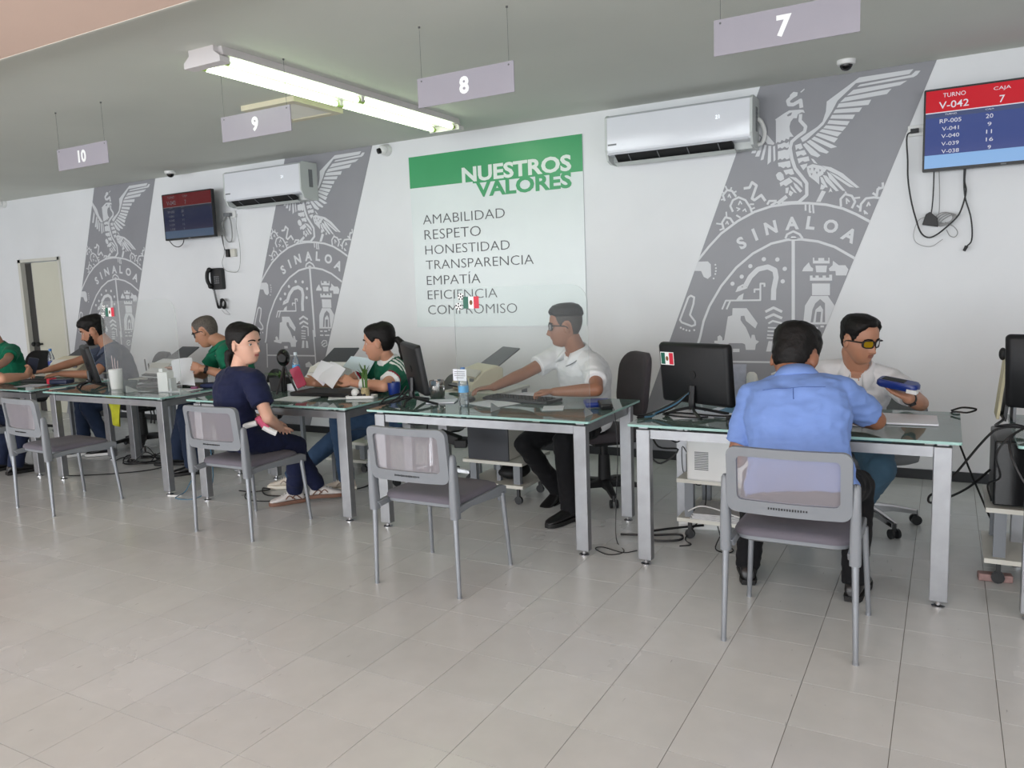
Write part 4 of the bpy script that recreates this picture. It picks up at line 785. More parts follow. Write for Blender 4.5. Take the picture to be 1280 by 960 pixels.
# desk 8
monitor(-2.895, 3.955, 0.975, 0.50, 0.31, -0.74, 0.16, 'black monitor seen edge on at left end of the shielded desk')
for k, pts in enumerate(([(-2.95, 3.92, 0.86), (-3.0, 3.90, 0.79), (-3.06, 3.86, 0.757), (-3.02, 3.80, 0.757)], [(-2.92, 3.90, 0.84), (-2.97, 3.86, 0.775), (-3.07, 3.82, 0.757), (-3.09, 3.93, 0.757)], [(-3.0, 4.0, 0.78), (-3.05, 3.97, 0.80), (-3.09, 3.88, 0.78), (-3.06, 3.78, 0.757)])):
    tubeobj('desk_cable', pts, 0.0055, M_cable, ('black cable drooping behind the edge-on monitor', 'lower black cable at left corner of shielded desk', 'bundled black cable over left corner of shielded desk')[k])
o = thing('metal_mug', 'brushed steel mug right of the edge-on monitor', 'mug', (-2.94, 4.24, GT))
MB().lathe((-2.94, 4.24, GT), [(0.046, 0), (0.050, 0.006), (0.050, 0.105), (0.047, 0.112), (0.045, 0.10), (0.044, 0.01)], 24).build('cup', M_dsteel, parent=o)
MB().tube([(-2.895, 4.22, 0.83), (-2.86, 4.20, 0.825), (-2.86, 4.20, 0.785), (-2.895, 4.22, 0.775)], 0.006, 6).build('handle', M_dsteel, parent=o)
scanner(-2.88, 4.70, -0.55, 'beige document scanner with dark tray behind acrylic shield', M_beige, 0.30, 0.21, 0.17)
paper('paper_sheet', rp(-2.78, 4.06, 0.18, 0.15, 0.4), GT, 'small lilac white papers right of the edge-on monitor', th=0.006)
bottle(-2.545, 3.95, 'clear water bottle standing behind left end of the shield', h=0.235)
tag(MB().box((-2.545, 3.915, 0.94), (0.095, 0.0012, 0.07)).build('notice_card', M_paper, smooth=False), 'small white notice behind the shield above the water bottle', 'notice')
mb = MB()
for k in range(4): mb.box((-2.545, 3.9138, 0.96-k*0.012), (0.075-0.02*(k == 3), 0.001, 0.003))
mb.build('printed_lines', M_ptxt, parent=bpy.data.objects['notice_card'], smooth=False)
keyboard(-2.31, 4.25, 0.50, 0.17, -0.15, 'black keyboard in front of the man in white polo')
paper('paper_stack', rp(-2.30, 4.40, 0.21, 0.11, 0.0), GT, 'stack of white papers by right side of keyboard behind the shield', th=0.02)
paper('paper_sheet', rp(-2.42, 4.08, 0.21, 0.28, 1.2), GT+0.0003, 'white sheet on glass in front of black keyboard')
paper('paper_sheet', rp(-1.98, 4.02, 0.12, 0.16, 0.4), GT, 'crumpled white slip near hand of the man in white polo', th=0.002)
t = thing('card_reader', 'blue and black card reader at right end of the shielded desk', 'card reader', (-1.75, 4.13, GT))
MB().box((-1.755, 4.14, GT+0.022), (0.15, 0.09, 0.03), rotz(0.6) @ Matrix.Rotation(0.18, 3, 'X')).build('case', M_blue, parent=t, bevel=0.01)
MB().box((-1.69, 4.10, GT+0.02), (0.07, 0.10, 0.035), rotz(0.6) @ Matrix.Rotation(0.18, 3, 'X')).build('case_end', M_dark, parent=t, bevel=0.008)
tubeobj('thin_cable', [(-1.66, 4.08, 0.765), (-1.62, 4.06, 0.74), (-1.60, 4.05, 0.5), (-1.61, 4.04, 0.25), (-1.60, 4.0, 0.02), (-1.50, 3.86, 0.005), (-1.56, 3.78, 0.005), (-1.66, 3.84, 0.005), (-1.63, 3.88, 0.005), (-1.5, 3.84, 0.005), (-1.44, 3.90, 0.005)], 0.0028, M_cable, 'thin black wire hanging from card reader to floor between desks')
tag(MB().sphere((-2.60, 4.10, GT+0.016), (0.032, 0.05, 0.018), 12, 8).build('computer_mouse', M_dark), 'black mouse under right hand of man in white polo', 'mouse')
shield(-2.07, 3.80, 0.835, 'clear acrylic shield with flag sticker on desk of man in white polo')
shield(-5.335, 3.80, 0.87, 'clear acrylic shield with flag sticker beside bearded man')
# desk 9
t = thing('document_camera', 'round black webcam on small tripod beside the navy scrubs woman', 'camera', (-4.17, 4.08, GT))
MB().sphere((-4.145, 4.08, 1.01), (0.050, 0.045, 0.062), 16, 12).build('camera_head', mat('gloss_black', c8(12, 12, 14), 0.15, var=0), parent=t)
MB().lathe((-4.12, 4.04, 1.01), [(0.030, 0), (0.030, 0.004)], 18, axis=(0.3, -1, 0)).build('lens', M_darker, parent=t)
for a in (0.4, 2.5, 4.6): MB().tube([(-4.145, 4.08, 0.955), (-4.145+0.03*math.cos(a), 4.08+0.03*math.sin(a), 0.88), (-4.145+0.085*math.cos(a), 4.08+0.085*math.sin(a), 0.752)], 0.0075, 6).build('tripod_leg', M_dark, parent=t)
t = thing('plant_pot', 'small black pot with fern behind the round webcam', 'plant', (-4.33, 4.22, GT))
MB().box((-4.33, 4.22, GT+0.05), (0.11, 0.11, 0.10), taper=1.1).build('pot', M_darker, parent=t, smooth=False)
M_leaf = mat('leaf_green', c8(70, 104, 44), 0.5, var=0.3, vscale=30)
def leaves(cx, cy, z0, n_, R_, H_, parent, w_=0.008, curl=0.5, name='leaf'):
    random.seed(int(abs(cx)*100))
    for k in range(n_):
        a = random.uniform(0, 2*PI); r = random.uniform(0.3, 1)*R_; h = random.uniform(0.6, 1)*H_; d = V(math.cos(a), math.sin(a), 0); s_ = V(-d.y, d.x, 0)
        mb = MB(); P = []
        for i, (u, ww) in enumerate(((0, 0.4), (0.35, 1), (0.7, 0.8), (1.0, 0.05))):
            c_ = V(cx, cy, z0)+d*r*(u**1.6)+V(0, 0, h*(u-curl*u*u*0.5)); P += [c_+s_*w_*ww, c_+V(0, 0, 0.002), c_-s_*w_*ww]
        mb.add(P, [(i*3+j, i*3+j+1, i*3+j+4, i*3+j+3) for i in range(3) for j in range(2)])
        mb.build(name, M_leaf, parent=parent, fixn=False)
leaves(-4.33, 4.22, GT+0.09, 22, 0.12, 0.10, t, 0.009, 1.0)
t = thing('plant_tray', 'white tray holding small potted bamboo and white egg cup', 'tray', (-3.44, 4.07, GT))
R = rotz(0.35)
MB().ring([tuple((V(-3.44, 4.07, 0)+R @ V(x, y, 0)).xy) for x, y in rrect(0.20, 0.10, 0.015, 3)], [tuple((V(-3.44, 4.07, 0)+R @ V(x, y, 0)).xy) for x, y in rrect(0.18, 0.08, 0.012, 3)], lambda x, y, z: V(x, y, z), GT, GT+0.018).box((-3.44, 4.07, GT+0.004), (0.19, 0.09, 0.006), R).build('tray', M_white, parent=t, smooth=False)
tag(MB().sphere((-3.485, 4.06, GT+0.035), (0.028, 0.028, 0.029), 16, 10).build('white_ball', M_white), 'small white ball standing on the plant tray', 'ornament')
t = thing('bamboo_plant', 'little bamboo plant in clear jar on the plant tray', 'plant', (-3.42, 4.085, GT+0.008))
MB().lathe((-3.42, 4.085, GT+0.008), [(0.026, 0), (0.030, 0.01), (0.027, 0.05), (0.029, 0.06)], 16).build('jar', mat('straw_jar', c8(176, 160, 120), 0.4, var=0.3, vscale=60), parent=t)
for dx, h in ((-0.012, 0.12), (0.006, 0.17), (0.014, 0.14)): MB().tube([(-3.42+dx, 4.085, GT+0.05), (-3.42+dx*1.6, 4.085, GT+0.05+h)], 0.006, 6).build('stem', M_leaf, parent=t)
leaves(-3.42, 4.085, GT+0.12, 12, 0.05, 0.13, t, 0.006, 0.2)
paper('paper_sheet', [(-3.99, 3.80), (-3.72, 3.79), (-3.77, 4.03), (-4.03, 4.03)], GT, 'printed white form on desk beside the navy scrubs woman', th=0.003)
paper('paper_sheet', rp(-3.62, 4.10, 0.21, 0.28, 0.7), GT, 'white paper under forearm of jersey woman')
tag(MB().prism(rp(-3.72, 4.14, 0.62, 0.24, 0.12), lambda x, y, t: V(x, y, t), GT+0.004, GT+0.03).build('desk_pad', M_darker, smooth=False, bevel=0.006), 'flat black keyboard tray in front of jersey woman', 'keyboard')
bottle(-4.74, 4.80, 'clear water bottle with blue band behind the webcam', h=0.23, cap=c8(220, 228, 236))
scanner(-4.30, 4.72, 0.10, 'white scanner with charcoal tray beside jersey woman', M_white, 0.30, 0.20, 0.16)
paper('paper_stack', rp(-4.30, 4.32, 0.22, 0.20, 0.1), GT, 'pile of white papers before the charcoal tray scanner', th=0.05)
o = thing('blue_cup', 'small blue cup at right end of desk near the edge-on monitor', 'cup', (-3.31, 4.26, GT)); MB().lathe((-3.31, 4.26, GT), [(0.035, 0), (0.045, 0.05), (0.044, 0.085), (0.038, 0.08), (0.03, 0.01)], 20).build('cup', M_blue, parent=o)
# desk 10
o = thing('tissue_cup', 'white cylinder cup with straws on desk behind the shield at left', 'cup', (-5.90, 3.96, GT)); MB().lathe((-5.90, 3.96, GT), [(0.043, 0), (0.052, 0.16), (0.049, 0.16), (0.040, 0.01)], 24).build('cup', M_white, parent=o)
for k in range(3): MB().cone((-5.90+0.02*k-0.02, 3.96, GT+0.02), (-5.93+0.035*k, 3.96, GT+0.27-0.02*k), 0.003, 0.003, 6).build('straw', mat('straw', c8(200, 180, 185), 0.4, var=0), parent=o)
o = MB().box((-5.30, 3.97, GT+0.075), (0.095, 0.075, 0.15), rotz(0.2)).build('card_box', M_white, smooth=False, bevel=0.003); tag(o, 'white upright card box at right end of desk', 'box')
MB().box((-5.325, 3.97, GT+0.16), (0.035, 0.05, 0.03), rotz(0.2)).build('flap', M_white, parent=o, smooth=False)
tag(MB().box((-5.235, 3.98, GT+0.05), (0.02, 0.06, 0.10), rotz(0.2)).build('card_holder', M_acredge, smooth=False), 'small clear card holder right of the white card box', 'card holder')
monitor(-6.275, 4.0, 0.945, 0.47, 0.31, -0.47, 0.22, 'slim dark monitor seen edge on before the bearded man')
mb = MB(); random.seed(5)
tag(MB().box((-5.60, 4.17, GT+0.012), (0.40, 0.20, 0.02), rotz(0.1)).build('keyboard', M_dark, smooth=False, bevel=0.004), 'black keyboard heaped with cables behind white cup', 'keyboard')
for k in range(4):
    P = [(-5.80+0.12*i+random.uniform(-0.03, 0.03), 4.14+random.uniform(-0.07, 0.07), GT+0.035+random.uniform(0, 0.03)) for i in range(5)]
    tag(MB().tube(P, 0.007, 5, 5).build('desk_cable', M_cable), 'black cable lying over keyboard behind the white cup', 'cable', 'tangled cables on keyboard behind the white cup')
scanner(-6.25, 4.72, -0.1, 'white scanner with dark tray in front of green polo man', M_white, 0.32, 0.20, 0.16)
paper('paper_sheet', rp(-5.20, 4.02, 0.25, 0.2, 0.2), GT, 'loose white papers right of the white card box', th=0.004)
tag(MB().box((-5.14, 4.1, GT+0.012), (0.05, 0.025, 0.02), rotz(0.3)).build('stamp', mat('magenta_plastic', c8(120, 50, 90), 0.4), smooth=False), 'small magenta stamp on loose papers by card box', 'stamp')
tag(MB().prism(rp(-5.10, 4.28, 0.22, 0.14, 0.5), lambda x, y, t: V(x, y, t), GT, GT+0.03).build('pouch', mat('navy_cloth', c8(36, 46, 84), 0.8), smooth=False, bevel=0.01), 'dark blue pouch on desk under arm of green polo man', 'pouch')
# yellow cloth hanging under the desk edge
mb = MB(); vs = []; nx, nz = 8, 8
for j in range(nz+1):
    for i in range(nx+1):
        u = i/nx; v_ = j/nz; w_ = 0.17*(1-0.45*v_); vs.append(V(-6.0+(u-0.5)*w_*1.2+0.02*v_, 3.98+0.018*math.sin(u*9+v_*2), 0.69-0.27*v_*(1-0.25*abs(u-0.6))))
mb.add(vs, [(j*(nx+1)+i, j*(nx+1)+i+1, (j+1)*(nx+1)+i+1, (j+1)*(nx+1)+i) for j in range(nz) for i in range(nx)])
o = mb.build('cleaning_cloth', mat('yellow_cloth', c8(176, 176, 40), 0.85, var=0.15, vscale=20), fixn=False); o.modifiers.new('s', 'SOLIDIFY').thickness = 0.003
tag(o, 'yellow green cloth hanging below the desk under white cup', 'cloth')
# desk 11
bottle(-8.0, 4.68, 'water bottle with dark blue label at far left', h=0.25, band=c8(40, 60, 140))
scanner(-7.72, 4.76, 0.12, 'pale scanner with charcoal lid beside the bearded man', M_beige, 0.46, 0.24, 0.17)
keyboard(-7.25, 4.15, 0.42, 0.15, 0.1, 'black keyboard under hands of the bearded man')
t = thing('card_reader', 'dark blue terminal with red trim near the edge-on slim monitor', 'card reader', (-6.80, 4.05, GT))
MB().box((-6.80, 4.05, GT+0.025), (0.18, 0.10, 0.04), rotz(0.3)).build('case', mat('navy_plastic', c8(28, 36, 66), 0.4), parent=t, bevel=0.01)
MB().box((-6.90, 4.02, GT+0.03), (0.03, 0.09, 0.05), rotz(0.3)).build('red_trim', FR, parent=t, bevel=0.006)
paper('paper_sheet', rp(-7.0, 3.92, 0.25, 0.18, 0.3), GT, 'white sheet on glass near the dark blue terminal')
# desk 6
monitor(0.47, 4.02, 1.0, 0.50, 0.33, -0.35, 0.10, 'black monitor cut by right edge of the picture')
t = thing('file_rack', 'black rack with buff folders behind the rightmost monitor', 'file rack', (0.27, 4.35, GT))
MB().box((0.26, 4.35, GT+0.13), (0.015, 0.22, 0.26), Matrix.Rotation(0.1, 3, 'Y')).build('divider', M_dark, parent=t, smooth=False)
MB().box((0.235, 4.36, GT+0.15), (0.012, 0.20, 0.29), Matrix.Rotation(0.1, 3, 'Y')).build('folder', mat('buff_folder', c8(200, 192, 158), 0.6), parent=t, smooth=False)
MB().box((0.285, 4.34, GT+0.09), (0.012, 0.22, 0.18)).build('divider', M_grey, parent=t, smooth=False)
MB().sphere((0.232, 4.30, GT+0.31), (0.016, 0.02, 0.03)).build('clip', M_darker, parent=t)
for k, pts in enumerate(([(0.40, 3.98, 0.80), (0.32, 3.95, 0.775), (0.22, 3.93, 0.77), (0.16, 3.92, 0.72), (0.02, 3.95, 0.50), (-0.05, 4.0, 0.42), (-0.03, 4.05, 0.38), (0.10, 4.2, 0.42), (0.2, 4.3, 0.5)], [(0.45, 3.9, 0.78), (0.34, 3.86, 0.80), (0.25, 3.80, 0.76), (0.25, 3.74, 0.68), (0.32, 3.70, 0.55), (0.42, 3.70, 0.48)], [(0.35, 3.92, 0.76), (0.27, 3.9, 0.79), (0.2, 3.98, 0.77), (0.24, 4.2, 0.765), (0.23, 4.32, 0.775), (0.26, 4.42, 0.755)], [(0.3, 3.95, 0.77), (0.24, 3.86, 0.74), (0.20, 3.86, 0.66), (0.22, 3.9, 0.56), (0.18, 4.0, 0.50), (0.20, 4.1, 0.40)])):
    tubeobj('desk_cable', pts, (0.0055, 0.005, 0.0065, 0.0045)[k], M_cable, ('thick black cable looping out left of the rightmost desk', 'black cable curving before leg of the rightmost desk', 'black cable curling at back left corner of rightmost desk', 'black cable hanging inside the rightmost desk leg')[k])
tubeobj('thin_cable', [(0.03, 4.42, 0.76), (0.08, 4.44, 0.775), (0.14, 4.46, 0.765), (0.10, 4.44, 0.75), (0.03, 4.44, 0.745), (0.05, 4.46, 0.65), (0.12, 4.5, 0.45), (0.2, 4.5, 0.25), (0.26, 4.4, 0.12), (0.24, 4.2, 0.10)], 0.005, M_cable, 'black cable with loop rising at back right corner of blue shirt visitor desk')

# ------------------------------------------------------------------ under the desks
def cart(cx, cy, w_, d_, z1, label, z0=0.13):
    t = thing('computer_cart', label, 'cart', (cx, cy, 0), 'low grey carts under the desks')
    MB().box((cx, cy, z1), (w_, d_, 0.022)).build('shelf', M_off, parent=t, smooth=False); MB().box((cx, cy, z0), (w_, d_, 0.022)).build('shelf', M_off, parent=t, smooth=False)
    for a in (-1, 1):
        for b in (-1, 1):
            MB().box((cx+a*(w_/2-0.06), cy+b*(d_/2-0.05), (z0+z1)/2), (0.05, 0.035, z1-z0)).build('post', M_plas, parent=t, smooth=False)
            MB().cone((cx+a*(w_/2-0.06), cy+b*(d_/2-0.05)-0.01, 0.03), (cx+a*(w_/2-0.06), cy+b*(d_/2-0.05)+0.01, 0.03), 0.028, 0.028, 12).box((cx+a*(w_/2-0.06), cy+b*(d_/2-0.05), 0.09), (0.02, 0.02, 0.07)).build('caster', M_dark, parent=t)
    return t
cart(-2.65, 4.63, 0.46, 0.42, 0.285, 'low grey cart under shielded desk carrying dark computer')
t = thing('computer_case', 'dark fronted computer case on cart under shielded desk', 'computer', (-2.67, 4.63, 0.297))
MB().box((-2.69, 4.635, 0.435), (0.31, 0.36, 0.275)).build('case', M_off, parent=t, smooth=False, bevel=0.006)
MB().box((-2.69, 4.45, 0.435), (0.315, 0.012, 0.28)).build('front_panel', mat('charcoal_panel', c8(52, 54, 60), 0.5), parent=t, smooth=False)
tag(MB().sphere((-2.58, 4.60, 0.198), (0.11, 0.13, 0.055), 14, 10).build('floor_bag', M_darker), 'black bag on lower shelf of cart under shielded desk', 'bag')
cart(-1.08, 4.40, 0.44, 0.46, 0.345, 'grey cart under blue shirt visitor desk carrying white printer', 0.12)
t = thing('laser_printer', 'white laser printer with side grille under blue shirt visitor desk', 'printer', (-1.08, 4.28, 0.357))
MB().box((-1.04, 4.34, 0.493), (0.39, 0.40, 0.27)).build('case', M_white, parent=t, bevel=0.014)
MB().box((-1.04, 4.34, 0.633), (0.35, 0.35, 0.014)).build('top_deck', M_darker, parent=t, smooth=False)
paper('printed_page', rp(-0.96, 4.26, 0.18, 0.14, 0.1), 0.642, 'white page lying in output of laser printer')
mb = MB()
for k in range(11): mb.box((-1.150, 4.1385, 0.425+k*0.0095), (0.075, 0.004, 0.005))
mb.build('side_grille', M_grey, parent=t, smooth=False)
MB().sphere((-1.01, 4.139, 0.39), (0.004, 0.002, 0.004)).build('screw', M_grey, parent=t)
for k in range(5): tag(MB().box((-1.06+0.01*(k % 2), 4.28, 0.142+k*0.008), (0.30, 0.28, 0.006), rotz(0.04*(k-2))).build('paper_stack', mat('grey_papers', c8(196, 196, 196), 0.8, var=0.1, vscale=50), smooth=False), 'sheaf of papers on lower shelf of printer cart', 'papers', 'sheaves stacked on lower shelf of printer cart')
tubeobj('thin_cable', [(-1.22, 4.12, 0.19), (-1.15, 4.10, 0.23), (-1.08, 4.12, 0.22), (-1.0, 4.13, 0.195), (-0.93, 4.10, 0.19)], 0.004, mat('white_cable', c8(215, 215, 212), 0.5, var=0), 'white cable looping over papers on printer cart')
tag(MB().box((-1.275, 4.36, 0.40), (0.045, 0.035, 0.12)).build('power_brick', M_dark, bevel=0.006), 'black power brick hanging on desk leg beside white printer', 'power adapter')
tubeobj('thin_cable', [(-1.275, 4.36, 0.46), (-1.28, 4.38, 0.55), (-1.30, 4.39, 0.68)], 0.003, M_cable, 'thin black wire from power brick up to desk rail')
tubeobj('thin_cable', [(-1.275, 4.34, 0.34), (-1.31, 4.33, 0.36), (-1.315, 4.33, 0.50), (-1.29, 4.34, 0.47)], 0.003, M_cable, 'thin black wire looping beside the power brick')
o = MB().box((-1.22, 4.42, 0.022), (0.28, 0.055, 0.042), rotz(0.25)).build('power_strip', M_white, bevel=0.005); tag(o, 'white power strip on floor beneath white printer', 'power strip')
MB().box((-1.20, 4.415, 0.07), (0.05, 0.04, 0.06)).build('plug', M_dark, parent=o, bevel=0.006); MB().box((-1.11, 4.44, 0.075), (0.06, 0.05, 0.07)).build('plug', M_white, parent=o, bevel=0.006)
cb = [([(-1.33, 3.80, 0.72), (-1.30, 3.86, 0.60), (-1.22, 3.95, 0.57), (-1.30, 3.9, 0.50), (-1.36, 3.86, 0.56)], 0.005), ([(-1.30, 3.82, 0.72), (-1.22, 3.9, 0.62), (-1.19, 3.95, 0.66), (-1.22, 4.0, 0.71)], 0.004),
      ([(-1.32, 4.4, 0.72), (-1.33, 4.6, 0.45), (-1.35, 4.7, 0.2), (-1.25, 4.6, 0.25), (-1.22, 4.5, 0.45), (-1.24, 4.45, 0.70)], 0.0035), ([(-1.22, 4.3, 0.72), (-1.19, 4.35, 0.4), (-1.18, 4.3, 0.15), (-1.26, 4.2, 0.01), (-1.2, 4.1, 0.008), (-1.25, 4.05, 0.008)], 0.004),
      ([(-1.62, 4.12, 0.008), (-1.45, 4.16, 0.012), (-1.30, 4.22, 0.015), (-1.28, 4.14, 0.01), (-1.42, 4.08, 0.01), (-1.50, 4.14, 0.02), (-1.38, 4.25, 0.03), (-1.2, 4.36, 0.04)], 0.007), ([(-1.13, 4.40, 0.03), (-1.05, 4.2, 0.008), (-0.97, 4.10, 0.008), (-0.99, 4.04, 0.008), (-1.06, 4.08, 0.008), (-1.08, 4.25, 0.02)], 0.0035)]
for k, (p_, r_) in enumerate(cb): tubeobj('floor_cable', p_, r_, M_cable, ('black cable knot under left corner of printer desk', 'second black cable loop under left corner of printer desk', 'thin black wire hanging to floor behind printer desk leg', 'black wire dropping to floor left of printer', 'thick black cable coil on floor left of printer desk leg', 'thin black wire squiggle on floor before printer cart')[k])
tubeobj('desk_cable', [(-3.0, 3.9, 0.72), (-2.95, 4.0, 0.66), (-2.85, 4.02, 0.68), (-2.82, 3.95, 0.64), (-2.80, 3.9, 0.56), (-2.82, 3.9, 0.50)], 0.005, M_cable, 'black cable hanging under left end of shielded desk')
tubeobj('desk_cable', [(-3.02, 3.85, 0.71), (-2.9, 3.9, 0.62), (-2.8, 4.0, 0.64), (-2.72, 4.1, 0.71)], 0.005, M_cable, 'black cable swag under left end of shielded desk')
# black device clamped under desk 8
t = thing('cable_box', 'black box of plugs hanging under shielded desk left of the cart', 'power strip', (-2.76, 4.15, 0.47))
MB().box((-2.80, 4.15, 0.50), (0.16, 0.06, 0.06), Matrix.Rotation(0.25, 3, 'Y')).box((-2.70, 4.13, 0.47), (0.08, 0.05, 0.05), rotz(0.4)).build('case', M_darker, parent=t, bevel=0.006)
# tower under desk 6
cart(0.33, 4.30, 0.30, 0.44, 0.36, 'grey cart under rightmost desk carrying black computer tower', 0.12)
t = thing('computer_tower', 'black computer tower under the rightmost desk', 'computer', (0.29, 4.28, 0.372))
MB().box((0.30, 4.30, 0.53), (0.19, 0.40, 0.30)).build('case', M_dark, parent=t, bevel=0.008)
MB().box((0.30, 4.095, 0.53), (0.17, 0.012, 0.28)).build('front_panel', mat('gloss_black', c8(12, 12, 14), 0.15, var=0), parent=t, smooth=False)
o = MB().box((0.23, 4.16, 0.02), (0.14, 0.05, 0.035), rotz(0.1)).build('power_strip', mat('red_grey_strip', c8(150, 120, 116), 0.5, var=0.2, vscale=30), bevel=0.005); tag(o, 'reddish power strip on floor under rightmost desk', 'power strip')
# cable nests under desks 9, 10
def nest(cx, cy, n_, w_, d_, h_, label, group, seed):
    random.seed(seed)
    for k in range(n_):
        a0 = random.uniform(0, 6); r0 = random.uniform(0.4, 1); P = [(cx+w_*r0*math.cos(a0+i*1.0)*(1+0.15*i*(k % 2)), cy+d_*r0*math.sin(a0+i*1.0), 0.008+(h_*random.random() if i == 3 else 0.01*random.random())) for i in range(7)]
        tag(MB().tube(P, random.choice((0.004, 0.006, 0.005)), 5, 5).build('floor_cable', M_cable), label, 'cable', group)
nest(-5.72, 4.55, 6, 0.18, 0.15, 0.12, 'tangled black cable on floor behind legs of white cup desk', 'cable tangle under white cup desk', 4)
nest(-6.35, 4.45, 7, 0.22, 0.2, 0.20, 'tangled black cable at back left leg of white cup desk', 'cable tangle at left leg of white cup desk', 9)
o = MB().box((-8.36, WY-0.03, 0.27), (0.12, 0.05, 0.20)).build('wall_outlet', M_white, bevel=0.004); tag(o, 'white wall outlet low behind white cup desk', 'outlet')
for k in range(4):
    x = -8.40+0.06*k; tag(MB().tube([(x, WY-0.06, 0.75-0.05*k), (x+0.03, WY-0.07, 0.5), (x-0.04, WY-0.06, 0.3), (x+0.05, WY-0.08, 0.1), (x+0.2, WY-0.2, 0.01)], 0.008, 5, 5).build('wall_cable', M_cable), 'black cable hanging down the wall behind white cup desk', 'cable', 'cables on wall behind white cup desk')
tag(MB().box((-8.44, WY-0.09, 0.33), (0.10, 0.05, 0.20)).build('power_brick', M_darker, bevel=0.008), 'black power adapter on wall behind white cup desk', 'power adapter')
tag(MB().loft([[V(-6.35+a*s_, 4.98+b*s_*0.7, z) for a, b in rrect(0.42, 0.34, 0.1, 4)] for s_, z in ((0.9, 0.0), (1.0, 0.04), (1.0, 0.10), (0.8, 0.17), (0.4, 0.19))]).build('black_bag', M_darker), 'black bag on floor left of the green polo man shoes', 'bag')
fl = [([(-4.62, 4.0, 0.008), (-4.45, 3.98, 0.02), (-4.38, 4.08, 0.02), (-4.5, 4.12, 0.008), (-4.3, 3.98, 0.008), (-4.05, 4.1, 0.008), (-3.8, 4.35, 0.008), (-3.75, 4.5, 0.02)], 0.005, M_cable, 'black cable trailing on floor behind the navy scrubs woman'),
      ([(-4.6, 4.08, 0.01), (-4.4, 3.86, 0.008), (-4.2, 3.85, 0.008), (-4.0, 4.02, 0.008), (-3.85, 4.3, 0.01)], 0.004, M_cable, 'second black cable on floor by navy scrubs woman'),
      ([(-4.86, 3.78, 0.12), (-4.95, 3.78, 0.02), (-4.9, 3.66, 0.01), (-4.75, 3.72, 0.01), (-4.72, 3.85, 0.1), (-4.78, 3.9, 0.45), (-4.8, 3.9, 0.7)], 0.004, M_cableblue, 'blue network cable looping between two desks at left'),
      ([(-6.6, 3.95, 0.3), (-6.62, 3.85, 0.02), (-6.5, 3.8, 0.008), (-6.2, 3.95, 0.008), (-5.95, 4.2, 0.008), (-5.85, 4.4, 0.03)], 0.0045, M_cable, 'black cable crossing floor behind the empty left chair'),
      ([(-6.75, 3.95, 0.71), (-6.55, 3.95, 0.64), (-6.3, 3.98, 0.655), (-6.1, 4.0, 0.71)], 0.005, M_cableblue, 'blue cable swag beneath white cup desk')]
for p_, r_, m_, lb in fl: tubeobj('floor_cable', p_, r_, m_, lb)
tag(MB().box((-4.98, 3.72, 0.006), (0.11, 0.022, 0.008), rotz(0.3)).build('plastic_strip', M_white, smooth=False), 'small white plastic strip on floor by leg of white cup desk', 'debris')
t = thing('under_desk_case', 'dark computer case beneath the jersey woman desk', 'computer', (-4.32, 4.98, 0.257)); MB().box((-4.32, 4.98, 0.42), (0.18, 0.36, 0.30)).build('case', M_darker, parent=t, bevel=0.006); MB().box((-4.36, 4.797, 0.50), (0.05, 0.006, 0.09)).build('white_switch_panel', M_white, parent=t, smooth=False)
cart(-4.25, 4.98, 0.42, 0.40, 0.245, 'grey cart under desk of jersey woman carrying dark computer case', 0.10)
# small dark specks of litter on the floor
for x, y in ((-3.02, 2.01), (-0.83, 2.23), (-0.60, 2.62)):
    pass

# small return tables behind the desks that carry the scanners
def side_table(x0, x1, label):
    y0, y1 = 4.49, 4.95; t = thing('side_table', label, 'table', ((x0+x1)/2, (y0+y1)/2, 0), 'small return tables behind the desks')
    MB().box(((x0+x1)/2, (y0+y1)/2, 0.735), (x1-x0, y1-y0, 0.020)).build('table_top', M_off, parent=t, smooth=False, bevel=0.003)
    for x in (x0+0.03, x1-0.03):
        for y in (y0+0.03, y1-0.03): MB().box((x, y, 0.363), (0.03, 0.03, 0.724)).build('leg', M_plas, parent=t, smooth=False)
side_table(-3.09, -2.62, 'small table behind shielded desk carrying the beige scanner')
side_table(-4.86, -4.10, 'small table carrying white scanner and bottle near jersey woman')
side_table(-6.52, -5.98, 'small table carrying scanner behind white cup desk')
side_table(-8.12, -7.46, 'small table with bottle and pale scanner at left')

